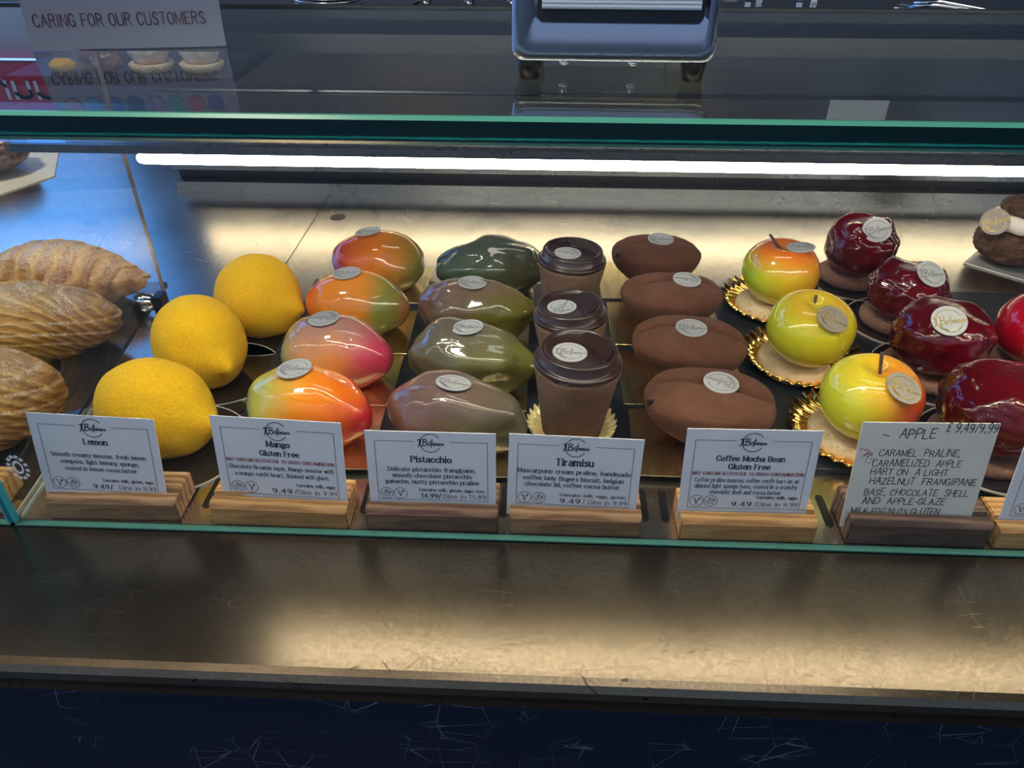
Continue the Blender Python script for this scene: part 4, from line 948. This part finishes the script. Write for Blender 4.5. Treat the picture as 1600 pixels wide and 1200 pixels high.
# last card at the right edge
o = price_card((.2960, .3670, .0180), (.3790, .3670, .0180), .0600, 8, 'last', 'white price card cut off by the right picture edge', 'card'); o['group'] = 'printed price cards'
k = Ink(); W = .083; U = lambda u: (u - .5) * W; V = lambda v: (1 - v) * .06
k.line([(U(.37), V(.13)), (U(.07), V(.13)), (U(.07), V(.975)), (U(.935), V(.975)), (U(.935), V(.13)), (U(.65), V(.13))], .0003); k.logo((U(.5), V(.145)), .0062, .00042)
k.text('Alm', U(.115), V(.60), .09 * W, 'l', .84, True); k.text('ras', U(.145), V(.76), .062 * W, 'l', .84, True); veg(k, (U(.14), V(.885)), .0042); halal(k, (U(.25), V(.885)), .0042)
k.build('printed_text', M['ink'], o, off=-.00055)
bar_holder(.2925, .3800, HY + .0005, WOOD[1], 'honey wooden holder cut off by the right picture edge')
bar_holder(-.4400, -.3590, .3575, WOOD[1], 'wooden holder at the left edge behind the cyan glass edge')

# ================================================================ ON THE GLASS TOP
GZ = .2702
nd = empty('napkin_dispenser', (.033, .4115, GZ)); nd.rotation_euler = (0, 0, R(-1)); tag(nd, 'chrome napkin dispenser standing on the glass top', 'napkin dispenser')
W2, H0, H1, D = .0510, .0095, .125, .085
ch = G('brushed_chrome', (.40, .42, .50), .20, 1.0); ch.bump(ch.noise(ch.map((1, 1, 1)), 260, 3), .08, .0003); ch = ch.m
b = bmesh.new(); box(b, -W2, W2, .004, D, H0, H1, .004, 4); link('housing', b, ch, nd, True)
b = bmesh.new()     # face plate with an opening
x0, x1, z0, z1 = -.0375, .0425, .0290, .112
pts_o = [(-W2, H0), (W2, H0), (W2, H1), (-W2, H1)]; pts_i = [(x0, z0), (x1, z0), (x1, z1), (x0, z1)]
def rr(pts, r_, n=6):
    out = []; (ax, az), (bx_, _), (_, cz_), _ = pts
    for (cx_, cz2, a0) in ((ax + r_, az + r_, 180), (bx_ - r_, az + r_, 270), (bx_ - r_, cz_ - r_, 0), (ax + r_, cz_ - r_, 90)):
        for q in range(n + 1): out.append((cx_ + r_ * math.cos(R(a0 + 90 * q / n)), cz2 + r_ * math.sin(R(a0 + 90 * q / n))))
    return out
levels = [(rr(pts_o, .006), .0045), (rr([(p[0] * .985, H0 + .001 if p[1] < .05 else H1 - .001) for p in pts_o], .006), .0008), (rr([(-W2 + .006, H0 + .005), (W2 - .006, H0 + .005), (W2 - .006, H1 - .005), (-W2 + .006, H1 - .005)], .005), 0.0), (rr([(x0 - .003, z0 - .003), (x1 + .003, z0 - .003), (x1 + .003, z1 + .003), (x0 - .003, z1 + .003)], .004), .0022), (rr(pts_i, .003), .0030), (rr(pts_i, .003), .0095)]
rings = [[b.verts.new((x, y, z)) for x, z in L] for L, y in levels]
for p, q in zip(rings, rings[1:]):
    for i in range(len(p)): b.faces.new((p[i], p[(i + 1) % len(p)], q[(i + 1) % len(q)], q[i]))
link('face_plate', b, ch, nd, True)
b = bmesh.new(); box(b, x0 - .002, x1 + .002, .0028, .0040, z0 - .002, z1); link('opening_back', b, plain('dark_inside', (.02, .022, .03), .5), nd)
npk = G('white_napkins', (.74, .77, .82), .8); npk.bump(npk.wave(npk.map(), 170, .5, 1, 1, 'SIN', 'Z'), .4, .0005)
nk = empty('napkin_stack', (.033 + .0025, .4115, GZ + .0345)); nk.rotation_euler = (0, 0, R(-1)); tag(nk, 'stack of folded white napkins filling the dispenser opening', 'napkins')
for i in range(6):
    b = bmesh.new(); prism_x(b, [(.0002 + i * .00042, .0012 * (i % 3)), (.0002 + i * .00042, .075), (.0005 + i * .00042, .075), (.0005 + i * .00042, .0012 * (i % 3))], -.0385, .0385); link('napkin', b, npk.m, nk)
for sx_, sy_ in ((-.042, .010), (.042, .010), (-.042, .072), (.042, .072)):
    b = bmesh.new(); lathe(b, [(0, 0), (.0052, 0), (.0066, .009), (.0066, .0096), (0, .0096)], 24); link('rubber_foot', b, M['black'], nd, True, loc=(sx_, sy_, 0))
for sx_ in (-.024, .012):
    b = bmesh.new(); lathe(b, [(0, .0045), (.0024, .0045), (.0028, .0065), (.0022, .0070), (.0022, .0097), (0, .0097)], 16); link('screw', b, M['chrome'], nd, True, loc=(sx_, .020, 0))

# printed sign leaning back, on the glass top at the left
sg = empty('counter_sign', (-.2480, .4800, GZ)); sg.rotation_euler = (R(-8), 0, R(9)); tag(sg, 'grey acrylic sign reading CARING FOR OUR CUSTOMERS on the glass top', 'sign')
b = bmesh.new(); box(b, -.0555, .0555, 0, .002, .0005, .110); link('sign_board', b, plain('grey_acrylic', (.13, .14, .19), .25), sg)
k = Ink(); k.text('CARING FOR OUR CUSTOMERS', -.0025, .0130, .0965, 'c', .80, False, maxh=.0065, sp=1.7); k.build('sign_lettering', plain('copper_letters', (.045, .008, .012), .5), sg, off=-.0003)
for i, c_ in enumerate(((.20, .12, .08), (.03, .16, .26), (.03, .07, .20), (.03, .05, .12), (.14, .10, .22), (.03, .15, .15), (.20, .05, .09), (.05, .05, .18))):
    b = bmesh.new(); lathe(b, [(0, 0), (.0051, 0), (.0051, .0003), (0, .0003)], 28); link('round_icon', b, plain('icon_colour', c_, .4), sg, loc=(-.044 + i * .0122, -.0001, .0335), rot=(R(90), 0, 0))
    
# ================================================================ BEHIND THE CASE
RZ = .2001
# meringue tarts seen through the glass top
b = bmesh.new(); box(b, -.500, -.290, .722, .800, .1880, .1960); box(b, -.300, -.290, .800, .9435, .188, .196); link('pastry_shelf', b, M['dark_metal'], case)
mer = G('toasted_meringue', (.80, .74, .66), .5, coat=.3); mer.color(mer.ramp(mer.noise(mer.map(), 45, 4), [(.45, (.85, .80, .72)), (.62, (.72, .48, .25)), (.75, (.35, .15, .05))])); mer = mer.m
tl_ = ['white meringue tart at the right end of the shelf below the sign', 'white meringue tart on the shelf below the sign, left of its twin']
SZ = .1961
for i, (x, y) in enumerate(((-.325, .755), (-.372, .752))):
    t = empty('meringue_tart', (x, y, SZ)); tag(t, tl_[i], 'tart', 'meringue tarts behind the glass')
    b = bmesh.new(); lathe(b, [(0, 0), (.018, 0), (.0205, .006), (.019, .007), (0, .006)], 40); link('tart_shell', b, M['cookie'], t, True)
    b = bmesh.new(); blob(b, lambda n: Vector((n.x * .0185, n.y * .018, .020 + n.z * .018)) * (1 + .08 * N(n, 4, i + 2)), 48, 30); link('meringue', b, mer, t, True)
for i, (x, y) in enumerate(((-.4395, .772), (-.4070, .740))):
    t = empty('iced_pastry', (x, y, SZ)); tag(t, ['brown iced pastry behind the small yellow one on the shelf', 'brown iced pastry just left of the meringue tarts'][i], 'pastry', 'iced pastries behind the glass')
    b = bmesh.new(); blob(b, lambda n: Vector((n.x * .0155, n.y * .011, .010 + n.z * .010)) * (1 + .12 * N(n, 5, i)), 40, 24); link('iced_bun', b, pm, t, True)
t = empty('yellow_bun', (-.452, .742, SZ)); tag(t, 'small yellow topped pastry on the shelf at far left', 'pastry')
b = bmesh.new(); blob(b, lambda n: Vector((n.x * .0125, n.y * .010, .005 + n.z * .006)) * (1 + .15 * N(n, 4, 7)), 36, 20); link('yellow_top', b, M['lemon'], t, True)
# price label on the rear housing
b = bmesh.new(); box(b, .333, .401, .9425, .9438, .1005, .1255); tag(link('shelf_label', b, card_mat('grey_label', (.42, .43, .46))), 'small blank grey label on the rear housing, seen through the glass top', 'label')
# plates
plm = plain('steel_plate', (.75, .77, .80), .14, 1.0)
for i in range(5):
    b = bmesh.new(); lathe(b, [(0, 0), (.028, 0), (.040, .0030), (.0475, .0055), (.0480, .0062), (.0475, .0066), (.040, .0042), (.028, .0012), (0, .0012)], 56)
    o = link('metal_plate', b, plm, None, True, loc=(-.272 + .0006 * (i % 2), 1.060, RZ + .0002 + i * .0036)); tag(o, 'polished metal plate in the stack behind the case, ' + ['bottom of the pile', 'second from the bottom', 'third from the bottom', 'second from the top', 'top of the pile'][i], 'plate', 'stacked metal plates')
# serving tongs
t = empty('serving_tongs', (.505, 1.050, RZ), R(-33)); tag(t, 'steel serving tongs lying on the rear work top', 'tongs')
for s_ in (-1, 1):
    b = bmesh.new(); tube(b, [(-.060, s_ * .013, .006), (-.03, s_ * .016, .010), (.03, s_ * .007, .006), (.068, 0, .004)], [.0022, .002, .002, .0022], 8); link('arm', b, M['chrome'], t, True)
    b = bmesh.new(); box(b, -.075, -.050, s_ * .013 - .010, s_ * .013 + .010, .0035, .0050, .0006); link('blade', b, M['chrome'], t)
# cake rack, cloth and dishes
t = empty('cake_rack', (.300, 1.115, RZ)); tag(t, 'square chrome rack standing on the rear work top', 'rack')
for sx_ in (-.034, .034):
    for sy_ in (-.03, .03):
        b = bmesh.new(); box(b, sx_ - .004, sx_ + .004, sy_ - .004, sy_ + .004, 0, .09, .001); link('post', b, M['chrome'], t)
for z_ in (.020, .070):
    b = bmesh.new(); box(b, -.036, .036, -.032, .032, z_, z_ + .003, .0008); link('rack_shelf', b, M['chrome'], t)
b = bmesh.new()
def cf(n): return Vector((n.x * .022, n.y * .018, .016 + n.z * .016)) * (1 + .30 * N(n, 3, 5) + .12 * N(n, 8, 2)) + Vector((0, 0, .004))
blob(b, cf, 60, 36); o = link('paper_cloth', b, plain('pale_cloth', (.62, .70, .80), .8), None, True, loc=(.232, 1.105, RZ)); tag(o, 'crumpled pale cloth left of the chrome rack', 'cloth')
b = bmesh.new(); lathe(b, [(0, 0), (.013, 0), (.021, .006), (.0215, .0068), (.013, .0012), (0, .0012)], 36); tag(link('saucer', b, plain('white_china', (.8, .82, .86), .15), None, True, loc=(.190, 1.075, RZ)), 'small white saucer right of the napkin dispenser', 'saucer')
t = empty('metal_tray', (-.095, 1.100, RZ)); tag(t, 'dark tray of steel fittings between plates and dispenser', 'tray')
b = bmesh.new(); box(b, -.07, .07, -.04, .04, .0003, .004, .001); link('tray_body', b, M['rear_steel'], t)
for x_ in (-.060, -.005, .050):
    b = bmesh.new(); lathe(b, [(0, .004), (.006, .004), (.008, .012), (.005, .017), (0, .018)], 20); link('steel_cap', b, M['chrome'], t, True, loc=(x_, -.028, 0))
b = bmesh.new(); box(b, -.0025, .0025, -.06, .06, 0, .003, .0008); tag(link('steel_rod', b, M['chrome'], loc=(-.180, 1.075, RZ), rot=(0, 0, R(-18))), 'thin steel rod lying beside the stacked plates', 'rod')
